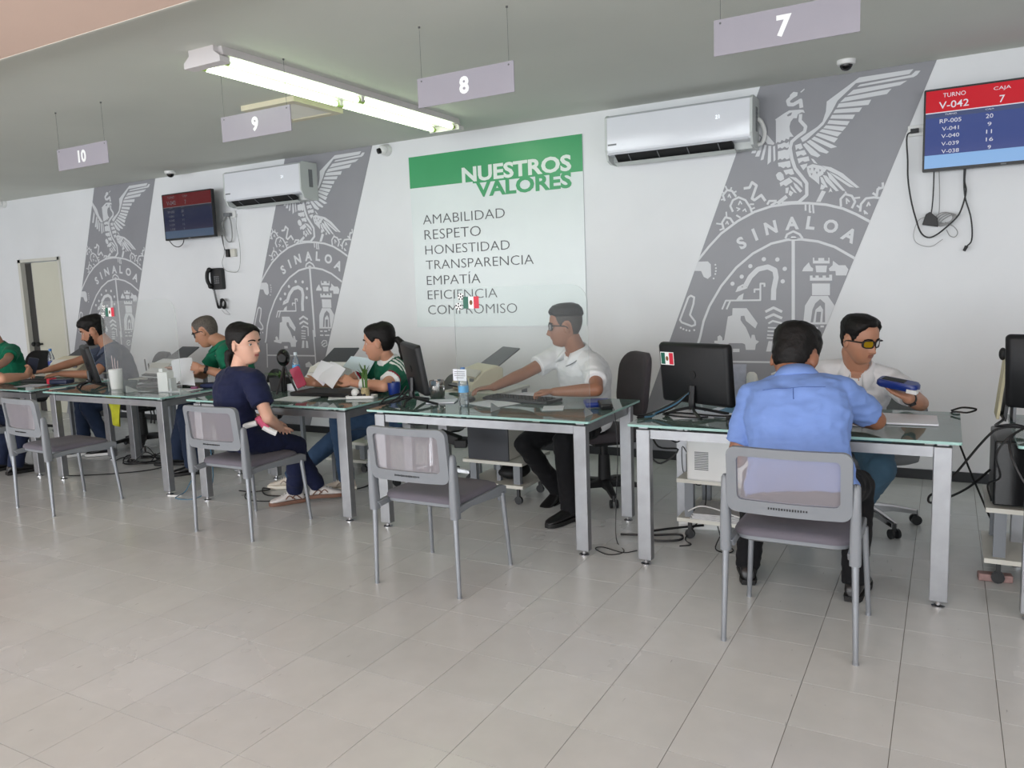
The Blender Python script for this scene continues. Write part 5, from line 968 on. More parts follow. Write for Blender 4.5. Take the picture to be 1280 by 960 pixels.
# ------------------------------------------------------------------ people
PR = [(-.118, .030, .018, .010), (-.113, .052, .006, .022), (-.102, .070, -.010, .034), (-.085, .077, -.032, .046), (-.062, .082, -.056, .058), (-.040, .084, -.074, .067), (-.018, .085, -.086, .0735), (.005, .084, -.094, .0755), (.028, .090, -.098, .0765), (.050, .090, -.099, .0755), (.072, .084, -.094, .071), (.092, .069, -.082, .060), (.106, .047, -.062, .044), (.114, .020, -.035, .024), (.1165, .0, -.018, .008)]
def lerp_tab(z):
    if z <= PR[0][0]: return PR[0][1:]
    for a, b in zip(PR, PR[1:]):
        if z <= b[0]:
            t = (z-a[0])/(b[0]-a[0]); return tuple(a[i]+(b[i]-a[i])*t for i in (1, 2, 3))
    return PR[-1][1:]
def gs(v, s_): return math.exp(-(v/s_)**2)
def head_pt(a, z, off=0.0, fem=0.0, face=True):
    f, b, w = lerp_tab(z); w *= (1-0.05*fem*(z < 0)); cy = (f+b)/2; ry = (f-b)/2
    ca, sa = math.cos(a), math.sin(a); e = 0.88
    x = w*math.copysign(abs(sa)**e, sa); y = cy+ry*math.copysign(abs(ca)**(e if ca > 0 else 1), ca)
    d = V(sa*w, ca*ry).normalized(); 
    if face and ca > 0:
        k = 0
        if z < 0.012 and z > -0.045: k += (0.006+0.024*((0.012-z)/0.048)**1.1)*gs(x, 0.0085+0.006*(0.012-z)/0.05)
        elif z <= -0.045: k += 0.027*gs(x, 0.0145)*gs(z+0.045, 0.006)
        k += 0.006*gs(z+0.062, 0.010)*gs(x, 0.024); k -= 0.003*gs(z+0.0635, 0.0022)*gs(x, 0.022)
        k += 0.005*gs(z+0.098, 0.013)*gs(x, 0.018); k += 0.004*gs(z-0.026, 0.009)*gs(abs(x)-0.028, 0.02)
        k -= 0.0085*gs(z-0.003, 0.012)*gs(abs(x)-0.031, 0.015); k += 0.003*gs(z+0.03, 0.018)*gs(abs(x)-0.045, 0.02)
        y += k
    return V(x+d.x*off, y+d.y*off, z+(off*max(0, (z-0.03)/0.08) if off > 0 else 0))
def smoothstep(a, b, x):
    t = min(1, max(0, (x-a)/(b-a))); return t*t*(3-2*t)
def remesh(mb, name, mats, parent, vox, smooth_it=2, wrinkle=0.0, wscale=(9, 9, 20), pred=None, seed=0, hollow=None):
    me = bpy.data.meshes.new('tmp'); o0 = parent_origin(parent)
    me.from_pydata([tuple(v-o0) for v in mb.v], [], mb.f); me.update()
    import bmesh
    b = bmesh.new(); b.from_mesh(me); bmesh.ops.recalc_face_normals(b, faces=b.faces); b.to_mesh(me); b.free()
    o = bpy.data.objects.new('tmp', me); COL.objects.link(o)
    r = o.modifiers.new('r', 'REMESH'); r.mode = 'VOXEL'; r.voxel_size = vox; r.adaptivity = 0
    if smooth_it: s_ = o.modifiers.new('s', 'SMOOTH'); s_.factor = 0.5; s_.iterations = smooth_it
    bpy.context.view_layer.update()
    ev = o.evaluated_get(bpy.context.evaluated_depsgraph_get()); nm = bpy.data.meshes.new_from_object(ev)
    bpy.data.objects.remove(o); bpy.data.meshes.remove(me); nm.name = name
    nm.materials.clear()
    for q in (mats if isinstance(mats, (list, tuple)) else [mats]): nm.materials.append(q)
    if wrinkle:
        nm.update(); ns = [v.normal.copy() for v in nm.vertices]; so = V(seed*3.1, seed*1.7, 0)
        for v, nn in zip(nm.vertices, ns):
            c = v.co; q = V(c.x*wscale[0], c.y*wscale[1], c.z*wscale[2])+so
            k = noise.noise(q)*0.65+noise.noise(q*2.3)*0.35
            k = -abs(k)*1.6+0.35
            v.co += nn*wrinkle*k
    if pred:
        mi = []
        for p_ in nm.polygons:
            mi.append(pred(Vector(p_.center)+o0))
        nm.polygons.foreach_set('material_index', mi)
    nm.shade_smooth(); nm.update()
    ob = bpy.data.objects.new(name, nm); COL.objects.link(ob); ob.parent = parent; ob['_o'] = list(o0)
    return ob
def ik(a, t, l1, l2, pole):
    d = t-a; L = min(d.length, (l1+l2)*0.998); dn = d.normalized(); t = a+dn*L
    x = (l1*l1-l2*l2+L*L)/(2*L); h = math.sqrt(max(0, l1*l1-x*x)); p = pole-dn*pole.dot(dn); p = p.normalized() if p.length > 1e-5 else dn.orthogonal().normalized()
    return a+dn*x+p*h, t
def limb(mb, pts, rs, n=14, caps=(True, True), flat=False):
    for i in range(len(pts)-1): mb.cone(pts[i], pts[i+1], rs[i], rs[i+1], n)
    for i, p_ in enumerate(pts):
        if i == 0 and not caps[0]: continue
        if i == len(pts)-1 and not caps[1]: continue
        mb.sphere(p_, rs[i]*0.995, 14, 9)
def hand(mb, w, d, n, side, s_=1.0, curl=(0.35, 0.4, 0.45, 0.5), thumb=0.5, spread=0.10):
    """w wrist, d finger direction, n palm normal (fingers curl towards it), side +1: thumb towards d x n"""
    d = d.normalized(); n = (n-d*n.dot(d)).normalized(); x = d.cross(n)*side   # x points to the thumb side
    P = rrect(1, 1, 0.45, 3)
    rg = []
    for u, wx, wn in ((-0.01, 0.052, 0.038), (0.02, 0.062, 0.036), (0.055, 0.078, 0.030), (0.085, 0.078, 0.024), (0.092, 0.066, 0.016)):
        rg.append([w+d*u*s_+x*a*wx*s_+n*b*wn*s_ for a, b in P])
    mb.loft(rg)
    for k, (bx, L, r) in enumerate(((0.029, 0.070, 0.0085), (0.0098, 0.078, 0.0088), (-0.0098, 0.072, 0.0083), (-0.028, 0.058, 0.0076))):
        a = spread*(1.5-k)/1.5; dd = (d*math.cos(a)+x*math.sin(a)).normalized(); p_ = w+(d*0.082+x*bx)*s_; ang = curl[k]*0.6; pts = [p_-dd*0.01*s_, p_]
        for seg, f_ in enumerate((0.45, 0.30, 0.25)):
            q = dd*math.cos(ang)+n*math.sin(ang); p_ = p_+q*L*f_*s_; pts.append(p_); ang += curl[k]*(1.2 if seg == 0 else 0.9)
        limb(mb, pts, [r*s_, r*s_, r*0.97*s_, r*0.9*s_, r*0.78*s_], 10)
    b0 = w+(d*0.018+x*0.022)*s_; td = (x*0.75*(1-0.5*thumb)+d*0.75+n*0.55*thumb).normalized()
    b1 = b0+td*0.042*s_; t2 = (td*0.8+d*0.5-x*0.30*thumb+n*0.2*thumb).normalized(); b2 = b1+t2*0.033*s_; b3 = b2+(t2+d*0.3-x*0.25*thumb).normalized()*0.026*s_
    limb(mb, [b0, b1, b2, b3], [0.014*s_, 0.0115*s_, 0.0100*s_, 0.0085*s_], 10)
    return w+d*0.07*s_+n*0.02*s_
def skin(name, c): 
    m_ = mat(name, c, 0.48, var=0.05, vscale=12, bump=0.05, bscale=120); p_ = m_.node_tree.nodes['Principled BSDF']
    p_.inputs['Subsurface Weight'].default_value = 0.12; p_.inputs['Subsurface Radius'].default_value = (0.02, 0.008, 0.004); p_.inputs['Subsurface Scale'].default_value = 0.5
    return m_
M_hair = mat('dark_hair', c8(15, 12, 11), 0.55, var=0.25, vscale=60, bump=0.6, bscale=90, spec=0.25)
M_hairg = mat('cropped_greying_hair', c8(84, 76, 70), 0.7, var=0.3, vscale=90, bump=0.3, bscale=150)
M_eye = mat('eye_white', c8(214, 208, 202), 0.25, var=0); M_iris = mat('dark_iris', c8(26, 18, 14), 0.15, var=0)
M_frame = mat('glasses_frame', c8(18, 17, 18), 0.3, var=0)
M_lens = glassy('clear_lens', (0.9, 0.92, 0.92), 0.08, (0.8, 0.85, 0.9), 0.03, 1.0)
M_lensY = glassy('yellow_lens', (0.62, 0.38, 0.02), 0.35, (0.75, 0.52, 0.02), 0.05, 1.0)
def cloth(name, c, bump=0.25, rough=0.85): return mat(name, c, rough, var=0.05, vscale=14, bump=bump, bscale=260, sheen=0.04, spec=0.25)

def person(sp):
    g = sp.get; s_ = g('scale', 1.0); fem = 1.0 if g('fem') else 0.0
    hip = V(*sp['hip']); neck = V(*sp['neck']); F = V(*sp['facing'], 0).normalized()
    t = thing('person', sp['label'], 'person', (hip.x, hip.y, 0))
    U = (neck-hip).normalized(); Lf = V(-F.y, F.x, 0); Fd = (F-U*F.dot(U)).normalized(); Lf = U.cross(Fd).normalized()
    spine = (neck-hip).length; slouch = g('slouch', 0.05); heavy = g('heavy', 1.0)
    def sp_pt(u): return hip+(neck-hip)*u-Fd*slouch*4*u*(1-u)
    def ring(u, rx, ry, fo=0, n_=20, p=2.3):
        c = sp_pt(u)+Fd*fo; R_ = []
        for i in range(n_):
            a = 2*PI*i/n_; ca, sa = math.cos(a), math.sin(a)
            R_.append(c+Lf*rx*math.copysign(abs(ca)**(2/p), ca)+Fd*ry*math.copysign(abs(sa)**(2/p), sa))
        return R_
    shw = g('shoulder', 0.175-0.012*fem)*s_
    shd = neck-U*0.088*s_+Fd*g('shf', 0.0)
    SHL, SHR = shd+Lf*shw, shd-Lf*shw
    if g('shL'): SHL = SHL+V(*g('shL'))
    if g('shR'): SHR = SHR+V(*g('shR'))
    HD = V(*sp['head']); HF = V(*sp['look']).normalized(); roll = g('roll', 0.0); hs = g('hs', 1.0)*(0.97 if fem else 1.0)
    HX = HF.cross(V(0, 0, 1)).normalized(); HU = HX.cross(HF).normalized()       # HX: the head's right side
    if roll: q = Quaternion(HF, roll); HX = q @ HX; HU = q @ HU
    H = lambda p_: HD+(HX*p_.x+HF*p_.y+HU*p_.z)*hs
    la, lf = g('la', 0.285)*s_, g('lf', 0.25)*s_
    EL, WL = ik(SHL, V(*sp['wrL']), la, lf, V(*g('poleL', (0, 0, -1)))); ER, WR = ik(SHR, V(*sp['wrR']), la, lf, V(*g('poleR', (0, 0, -1))))
    hl = 0.09*s_; HPL, HPR = hip+Lf*hl, hip-Lf*hl
    th, sh = g('th', 0.43)*s_, g('sh', 0.42)*s_
    KL, AL = ik(HPL, V(*sp['anL']), th, sh, V(*g('kpL', (F.x, F.y, 1.2)))); KR, AR = ik(HPR, V(*sp['anR']), th, sh, V(*g('kpR', (F.x, F.y, 1.2))))
    # ---- body: head, neck, trunk, arms with hands, legs grown together as one surface
    mb = MB()
    rings = []; nz, na = 34, 44
    zs = [-0.118+0.2345*i/(nz-1) for i in range(nz)]
    for z in zs: rings.append([H(head_pt(2*PI*k/na, z, 0, fem)) for k in range(na)])
    mb.loft(rings)
    for sx in (-1, 1):
        M3 = Matrix((HX, HF, HU)).transposed()
        mb.sphere(H(V(sx*0.079, -0.012, -0.008)), (0.0085*hs, 0.019*hs, 0.031*hs), 10, 8, M3 @ Matrix.Rotation(-0.35*sx, 3, 'Z') @ Matrix.Rotation(-0.2, 3, 'X'))
        e = head_pt(0.40*sx, 0.003, 0, fem); mb.sphere(H(V(sx*0.031, e.y-0.0080, 0.0128)), (0.0165*hs, 0.012*hs, 0.0060*hs), 10, 8, M3)
        mb.sphere(H(V(sx*0.031, e.y-0.0090, -0.0118)), (0.015*hs, 0.011*hs, 0.0050*hs), 10, 8, M3)
    nb = sp_pt(0.94); hb = H(V(0, -0.030, -0.065))
    nr = (0.058-0.010*fem)*s_
    mb.cone(nb, hb, nr*1.12, nr*0.98, 20); mb.sphere(hb, nr*0.98, 16, 10); mb.cone(sp_pt(0.85), nb, nr*1.35, nr*1.1, 20)
    B = [(-.06, .13, .09), (0.02, .15, .10), (.2, .14, .095), (.4, .125, .09), (.6, .14, .10), (.78, .15, .10), (.88, .14, .085), (.96, .08, .065)]
    mb.loft([ring(u, a*s_*0.95, b*s_*0.95) for u, a, b in B])
    for SH, EE, W_, nm_ in ((SHL, EL, WL, 'L'), (SHR, ER, WR, 'R')):
        hv = g('arm', 1.0)*(1-0.10*fem)
        mid = EE+(W_-EE)*0.30
        limb(mb, [SH, SH+(EE-SH)*0.45, EE, mid, W_], [0.052*hv*s_, 0.046*hv*s_, 0.040*hv*s_, 0.041*hv*s_, 0.0265*s_])
        mb.cone(sp_pt(0.86), SH, 0.07*s_, 0.05*s_, 14)
        hd = sp.get('hd'+nm_); d_ = V(*hd) if hd else (W_-EE); n_ = V(*g('hn'+nm_, (0, 0, -1)))
        side = 1 if nm_ == 'L' else -1
        # thumb side: for a left hand palm down, thumb points to the sitter's right
        hand(mb, W_, d_, n_, -side if g('flip'+nm_) else side, s_*(0.98-0.07*fem), g('curl'+nm_, (0.35, 0.4, 0.45, 0.5)), g('thumb'+nm_, 0.4))
    for HP, K, A in ((HPL, KL, AL), (HPR, KR, AR)):
        limb(mb, [HP, K, K+(A-K)*0.3, A], [0.075*s_, 0.050*s_, 0.048*s_, 0.034*s_])
    body = remesh(mb, 'body', sp['skin'], t, g('vox', 0.005), 1)
    # ---- eyes, brows, lips
    for sx in (-1, 1):
        e = head_pt(0.40*sx, 0.003, 0, fem); c_ = V(sx*0.031, e.y-0.0070, 0.001)
        eb = MB().sphere(H(c_), 0.0131*hs, 14, 10).build('eye', M_eye, parent=t)
        ga = V(g('gaze', 0.0), 1, g('gazez', 0.0)).normalized()
        MB().sphere(H(c_+ga*0.0080), 0.0064*hs, 12, 8).build('iris', M_iris, parent=eb)
        mb = MB(); P_ = []
        for a_, z_ in ((0.15, 0.0225), (0.30, 0.0262), (0.48, 0.0272), (0.68, 0.0215)): P_.append(H(head_pt(a_*sx, z_, 0.0012, fem)))
        mb.tube(P_, (0.0050*hs, 0.0026*hs), 6, 3).build('eyebrow', g('browm', M_hair), parent=t)
    mb = MB(); lips = []
    for zz, rr in ((-0.0590, 0.0024), (-0.0665, 0.0029)):
        mb.tube([H(head_pt(a_, zz+0.0016*abs(a_)*10*(-1 if zz < -0.06 else -0.2)*-0.3, 0.0006, fem)) for a_ in (-0.25, -0.13, 0, 0.13, 0.25)], (rr*hs, rr*hs*0.9)[0]*(1+0.35*fem), 6, 3)
    mb.build('lips', sp['lips'], parent=t)
    # ---- hair
    st = g('hair', 'short'); hm = g('hairm', M_hair)
    def shell(name, m_, th_, line, zlo, noise_amp=0.002, nz_=40, na_=64, soft=0.014):
        rg = []
        for i in range(nz_):
            z = zlo+(0.1165-zlo)*i/(nz_-1); R_ = []
            for k in range(na_):
                a = 2*PI*k/na_; aa = a if a <= PI else 2*PI-a; deg = math.degrees(aa)
                msk = smoothstep(-0.002, soft, z-line(deg)); tt = th_(deg, z)*msk-0.005*(1-msk)
                p_ = head_pt(a, z, 0, fem, face=False); nn = noise.noise(V(p_.x*70, p_.y*45, p_.z*70+sp.get('seed', 0)))*noise_amp*msk
                R_.append(H(head_pt(a, z, tt+nn, fem, face=False)))
            rg.append(R_)
        return MB().loft(rg).build(name, m_, parent=t, ang=180)
    def itp(tab):
        def f_(d_):
            for (a, b), (c, e) in zip(tab, tab[1:]):
                if d_ <= c: return b+(e-b)*(d_-a)/(c-a)
            return tab[-1][1]
        return f_
    male = itp([(0, 0.080), (25, 0.082), (42, 0.066), (55, 0.055), (64, 0.025), (74, -0.005), (80, 0.010), (88, 0.030), (104, 0.030), (116, -0.015), (130, -0.050), (180, -0.062)])
    femt = itp([(0, 0.078), (25, 0.068), (45, 0.052), (60, 0.028), (74, 0.002), (82, 0.006), (90, 0.024), (104, 0.020), (114, -0.030), (130, -0.058), (180, -0.070)])
    if st == 'short': shell('hair', hm, lambda d_, z: (0.0045 if z < 0.03 else 0.0045+0.014*smoothstep(0.03, 0.09, z)-0.006*smoothstep(60, 20, d_)*(z < 0.10)), male, -0.075, 0.003)
    elif st == 'full': shell('hair', hm, lambda d_, z: 0.007+0.012*smoothstep(0.02, 0.08, z), itp([(0, 0.050), (30, 0.050), (45, 0.045), (58, 0.030), (66, 0.010), (76, -0.010), (84, 0.015), (92, 0.028), (106, 0.022), (116, -0.030), (130, -0.062), (180, -0.072)]), -0.085, 0.005)
    elif st == 'crop':
        shell('hair', hm, lambda d_, z: 0.0035, male, -0.075, 0.001)
    elif st == 'fade':
        shell('hair_sides', mat('faded_sides', c8(58, 52, 48), 0.7, var=0.3, vscale=90), lambda d_, z: 0.0030, male, -0.075, 0.001)
        shell('hair', hm, lambda d_, z: 0.014+0.006*smoothstep(0.06, 0.10, z), itp([(0, 0.066), (30, 0.070), (60, 0.058), (100, 0.056), (180, 0.050)]), 0.02, 0.002)
    else:
        shell('hair', hm, lambda d_, z: 0.007+0.004*smoothstep(0.03, 0.09, z)+0.008*smoothstep(90, 150, d_)*(z > -0.05), femt, -0.085, 0.0015)
        if st == 'bun':       # low ponytail falling behind the neck
            P_ = [H(V(0, -0.10, -0.040)), H(V(0, -0.128, -0.055)), H(V(0, -0.135, -0.10)), H(V(0.0, -0.125, -0.16)), H(V(0, -0.12, -0.20))]; rs = [0.020, 0.027, 0.024, 0.020, 0.008]
        else: P_ = [H(V(0, -0.095, 0.010)), H(V(0, -0.125, 0.012)), H(V(0, -0.150, -0.020)), H(V(0.0, -0.152, -0.075)), H(V(0, -0.140, -0.12))]; rs = [0.018, 0.022, 0.030, 0.027, 0.010]
        mb = MB(); rg = []
        for i in range(len(P_)-1): mb.cone(P_[i], P_[i+1], rs[i], rs[i+1], 14); mb.sphere(P_[i+1], rs[i+1], 12, 8)
        remesh(mb, 'ponytail', hm, t, 0.006, 2, 0.004, (60, 60, 20))
        MB().lathe(P_[1 if st != 'bun' else 0]*0.5+P_[0]*0.5, [(0.018, -0.006), (0.022, 0), (0.018, 0.006)], 14, axis=tuple(P_[1]-P_[0])).build('hair_tie', M_darker, parent=t)
    if g('beard'):
        bl = lambda d_: 1
        rg = []
        for i in range(24):
            z = -0.1175+0.105*i/23; R_ = []
            for k in range(56):
                a = 2*PI*k/56; aa = min(a, 2*PI-a); d_ = math.degrees(aa)
                top = itp([(0, -0.072), (14, -0.070), (22, -0.056), (40, -0.064), (60, -0.056), (72, -0.035), (78, -0.012), (84, -0.04), (96, -0.09), (180, -0.2)])(d_)
                if d_ > 92: mk = 0
                else: mk = smoothstep(0.004, -0.006, z-top)
                R_.append(H(head_pt(a, z, 0.006*mk-0.005*(1-mk), 0, face=True)))
            rg.append(R_)
        MB().loft(rg).build('beard', M_hair, parent=t, ang=180)
        MB().tube([H(head_pt(a_, -0.052-0.006*abs(a_)*3, 0.003)) for a_ in (-0.3, -0.15, 0, 0.15, 0.3)], 0.004*hs, 6, 3).build('moustache', M_hair, parent=t)
    # ---- glasses
    if g('glasses'):
        lens_m = M_lensY if g('glasses') == 'yellow' else M_lens
        gl = bpy.data.objects.new('glasses', None); COL.objects.link(gl); gl.parent = t; gl['_o'] = list(parent_origin(t)); gl.empty_display_size = 0.02
        y0 = 0.0955; w_, h_ = (0.056, 0.041)
        def gf(x, z, d): return H(V(x, y0-1.6*x*x*4+d, z+0.002))
        for sx in (-1, 1):
            MB().ring(rrect(w_, h_, 0.014, 4, sx*0.032, 0), rrect(w_-(0.010 if g('glasses') == 'yellow' else 0.007), h_-(0.010 if g('glasses') == 'yellow' else 0.007), 0.011, 4, sx*0.032, 0), gf, -0.0025, 0.0025).build('rim', M_frame, parent=gl)
            L_ = rrect(w_-0.006, h_-0.006, 0.011, 4, sx*0.032, 0); MB().add([gf(x, z, 0) for x, z in L_], [tuple(range(len(L_)))]).build('lens', lens_m, parent=gl, fixn=False)
            MB().tube([gf(sx*0.058, 0.010, 0), H(V(sx*0.078, 0.070, 0.012)), H(V(sx*0.086, 0.0, 0.006)), H(V(sx*0.083, -0.018, -0.008))], 0.0036*hs, 6, 4).build('temple', M_frame, parent=gl)
        MB().tube([gf(-0.008, 0.006, 0), gf(0, 0.009, 0.001), gf(0.008, 0.006, 0)], 0.0034*hs, 6, 3).build('bridge', M_frame, parent=gl)
    # ---- trousers
    tr = sp['trousers']; mb = MB(); lw = g('leg', 1.0)
    mb.loft([ring(u, a*s_*heavy, b*s_*(1+(heavy-1)*0.4), 0.01) for u, a, b in ((-.14, .13, .10), (-.08, .162, .122), (-.02, .165, .124), (.05, .150, .112), (.11, .125, .095))])
    for HP, K, A in ((HPL, KL, AL), (HPR, KR, AR)):
        hem = A+(K-A)*g('hem', -0.06)
        limb(mb, [HP, HP+(K-HP)*0.5, K, K+(A-K)*0.35, hem], [0.098*s_*lw, 0.088*s_*lw, 0.070*s_*lw, 0.064*s_*lw, g('cuff', 0.056)*s_*lw], 18, (True, False))
    remesh(mb, 'trousers', tr, t, 0.010, 3, g('twr', 0.012), (10, 10, 12), seed=3)
    # ---- shirt
    mb = MB(); hv = heavy
    SR = [(-.04, .170, .128, .012), (.05, .172, .130, .014), (.2, .160, .124, .018*hv), (.4, .152, .120, .014*hv), (.6, .166, .124, .008), (.76, .176, .122, .004), (.86, .168, .108, 0), (.915, .132, .088, 0), (.955, .088, .070, 0), (.985, .064, .060, 0.002)]
    if fem: SR = [(-.04, .172, .125, .01), (.05, .170, .122, .01), (.2, .150, .110, .01), (.4, .138, .104, .01), (.6, .150, .125, .02), (.74, .158, .122, .014), (.86, .150, .098, .004), (.915, .120, .082, 0), (.96, .085, .068, 0), (.985, .064, .058, 0)]
    mb.loft([ring(u, a*s_*(hv if u < 0.7 else 1+(hv-1)*0.5*(u < 0.9)), b*s_*(1+(hv-1)*0.5*(u < 0.8)), fo) for u, a, b, fo in SR])
    slv = g('sleeve', 0.62); sr = g('srad', 1.0)
    for SH, EE in ((SHL, EL), (SHR, ER)):
        d_ = EE-SH
        mb.cone(sp_pt(0.84), SH, 0.085*s_, 0.070*s_*sr, 16); limb(mb, [SH, SH+d_*0.3, SH+d_*slv], [0.069*s_*sr, 0.068*s_*sr, 0.066*s_*sr], 18, (True, False))
    def vneck():
        if not (g('collar') and g('placket')): return None
        def f_(c):
            d_ = c-sp_pt(0.90); u_ = d_.dot(U)
            return 1 if (d_.dot(Fd) > 0.02 and u_ > -0.02 and abs(d_.dot(Lf)) < (u_+0.02)*0.55) else 0
        return f_
    shm = sp['shirt'] if isinstance(sp['shirt'], list) else [sp['shirt'], sp['skin']]
    shirt = remesh(mb, 'shirt', shm, t, g('svox', 0.008), 2, g('swr', 0.010), g('wsc', (7, 7, 15)), g('pred')(locals()) if g('pred') else vneck(), seed=sp.get('seed', 1))
    # collar
    if g('collar'):
        cm, op, hh = g('collar'); mb = MB(); rg = []; n_ = 26; nu = U*0.65+V(0, 0, 0.35); nu.normalize(); cc = sp_pt(0.962)
        for i in range(n_+1):
            a = op+(2*PI-2*op)*i/n_; drop = 0.035*max(0, math.cos(a))**2
            dr = (Fd*math.cos(a)+Lf*math.sin(a)); fl = 1+0.5*max(0, math.cos(a))**3
            bk = max(0, -math.cos(a)); q = [cc+dr*nr*1.22+nu*(-0.012-drop), cc+dr*nr*1.12+nu*(hh-drop*0.7), cc+dr*nr*1.24+nu*(hh+0.003-drop*0.7), cc+dr*nr*1.78*fl+nu*(-0.004-drop*1.3-0.012*bk), cc+dr*nr*1.68*fl+nu*(-0.014-drop*1.3-0.012*bk)]
            rg.append(q)
        mb.loft(rg); cl = mb.build('collar', cm, parent=shirt, ang=180)
        if g('coltrim'):
            MB().tube([r_[4]+U*0.003+(r_[4]-cc).normalized()*0.003 for r_ in rg], 0.0028, 6, 1).build('collar_trim', g('coltrim'), parent=shirt)
    # things drawn on the shirt surface
    def drape(org, dirs, off=0.0015):
        bv = BVHTree.FromPolygons([v.co.copy() for v in shirt.data.vertices], [tuple(p_.vertices) for p_ in shirt.data.polygons]); o0 = parent_origin(t); out = []
        for o_, d_ in zip(org, dirs):
            h_ = bv.ray_cast(o_-o0, d_.normalized())
            if h_[0] is not None: out.append(h_[0]+o0+h_[1]*off)
        return out
    if g('placket'):
        n_ = 10; P_ = drape([sp_pt(0.93-0.26*i/n_)+Fd*0.35+U*0 for i in range(n_)], [-Fd]*n_)
        if len(P_) > 3:
            mb = MB(); vs = [];
            for p_ in P_: vs += [p_+Lf*0.014, p_-Lf*0.014]
            mb.add(vs, [(2*i, 2*i+1, 2*i+3, 2*i+2) for i in range(len(P_)-1)]).build('placket', sp['shirt'] if not isinstance(sp['shirt'], list) else sp['shirt'][0], parent=shirt, fixn=False)
            mb = MB()
            for i in (2, 5): mb.cone(P_[i], P_[i]+Fd*0.003, 0.0055, 0.005, 10)
            k_ = mb.build('buttons', g('buttonm', M_white), parent=shirt); k_['kind'] = 'stuff'
    if g('seams'):
        for u_, w_ in g('seams'):
            P_ = drape([sp_pt(u_)-Fd*0.4+Lf*x for x in [w_*(-1+2*i/14) for i in range(15)]], [Fd]*15, 0.0002)
            if len(P_) > 3: MB().tube(P_, 0.0016, 5, 1).build('seam', g('seamm'), parent=shirt)
        P_ = drape([sp_pt(0.775-0.05*i)-Fd*0.4+Lf*0.0 for i in range(3)], [Fd]*3, 0.0005)
        if len(P_) > 2: MB().tube(P_, 0.0025, 5, 1).build('box_pleat', g('seamm'), parent=shirt)
    if g('logo'):
        lx, lu, m_, txt, lh = g('logo'); vs, fs, asp = text_geo(txt, 0.02); bv = None
        pts = [sp_pt(lu)+U*(v_-0.5)*lh+Lf*(lx-(u_-0.5)*lh*asp)*-1+Fd*0.4 for u_, v_ in vs]
        pts = [sp_pt(lu)+U*(v_-0.5)*lh+Lf*(lx+(u_-0.5)*lh*asp)+Fd*0.4 for u_, v_ in vs]
        P_ = drape(pts, [-Fd]*len(pts), 0.0025)
        if len(P_) == len(pts): MB().add(P_, fs).build('chest_logo', m_, parent=shirt, smooth=False, fixn=False)
    # ---- shoes
    for A, fd, nm_ in ((AL, g('ftL', (F.x, F.y, 0)), 'L'), (AR, g('ftR', (F.x, F.y, 0)), 'R')):
        f_ = V(*fd); pitch = f_.z; f_ = V(f_.x, f_.y, 0).normalized(); x_ = f_.cross(V(0, 0, 1)); q = Quaternion(x_, pitch)
        base = V(A.x, A.y, A.z-0.085*s_); L_ = lambda a, b, c: A+q @ (f_*b*s_*g('shs', 1)+x_*a*s_*g('shs', 1)+V(0, 0, (c-0.085)*s_))
        sh_ = MB(); rg = []
        for b, w_, h_ in ((-0.072, 0.022, 0.045), (-0.062, 0.033, 0.075), (-0.03, 0.038, 0.098), (0.02, 0.038, 0.102), (0.06, 0.040, 0.078), (0.11, 0.046, 0.060), (0.15, 0.046, 0.050), (0.185, 0.036, 0.040), (0.200, 0.018, 0.028)):
            R_ = []
            for i in range(14):
                a = 2*PI*i/14; ca, sa = math.cos(a), math.sin(a); zz = 0.020+(h_-0.020)*(0.5+0.5*math.copysign(abs(sa)**0.8, sa)); R_.append(L_(w_*math.copysign(abs(ca)**0.8, ca), b, zz))
            rg.append(R_)
        so_ = sh_.loft(rg).build('shoe', sp['shoe'], parent=t, ang=70)
        rg = [[L_(a*w2, b_, z_) for a, b_ in [(-0.30, -0.078), (0.30, -0.078), (0.40, -0.04), (0.36, 0.03), (0.50, 0.12), (0.42, 0.18), (0.15, 0.208), (-0.15, 0.208), (-0.42, 0.18), (-0.50, 0.12), (-0.36, 0.03), (-0.40, -0.04)]] for z_, w2 in ((0.0, 0.098), (0.012, 0.104), (0.024, 0.098))]
        MB().loft(rg).build('sole', sp['sole'], parent=so_, ang=50)
        if g('laces'):
            for k in range(4):
                b = 0.035+0.022*k; h_ = 0.096-0.011*k; MB().tube([L_(-0.026, b, h_-0.012), L_(0, b+0.004, h_+0.003), L_(0.026, b, h_-0.012)], 0.003, 5, 3).build('lace', g('laces'), parent=so_)
            for sx in (-1, 1):
                for k in range(2): MB().tube([L_(sx*0.040, -0.045+0.05*k, 0.03), L_(sx*0.043, 0.0+0.05*k, 0.062), L_(sx*0.040, 0.03+0.05*k, 0.04)], 0.004, 5, 3).build('side_panel', g('shoetrim', sp['sole']), parent=so_)
    # ---- watch or band
    if g('watch'):
        nm_, m_, r_, w_ = g('watch'); EE, W_ = (EL, WL) if nm_ == 'L' else (ER, WR); d_ = (W_-EE).normalized(); c_ = W_-d_*g('wpos', 0.035)
        k_ = MB().lathe(c_, [(r_-0.002, -w_/2), (r_+0.002, -w_/2), (r_+0.003, 0), (r_+0.002, w_/2), (r_-0.002, w_/2)], 20, axis=tuple(d_)).build('wristband', m_, parent=t)
        if w_ < 0.03:
            dn = V(*g('wface', (0, -0.5, 1))); dn = (dn-d_*dn.dot(d_)).normalized(); MB().cone(c_+dn*(r_-0.002), c_+dn*(r_+0.008), 0.017, 0.016, 16).build('watch_face', M_darker, parent=t)
    return dict(t=t, EL=EL, ER=ER, WL=WL, WR=WR, KL=KL, KR=KR, SHL=SHL, SHR=SHR, H=H, shirt=shirt, drape=drape, sp_pt=sp_pt, Fd=Fd, Lf=Lf, U=U, HX=HX, HF=HF, HU=HU)

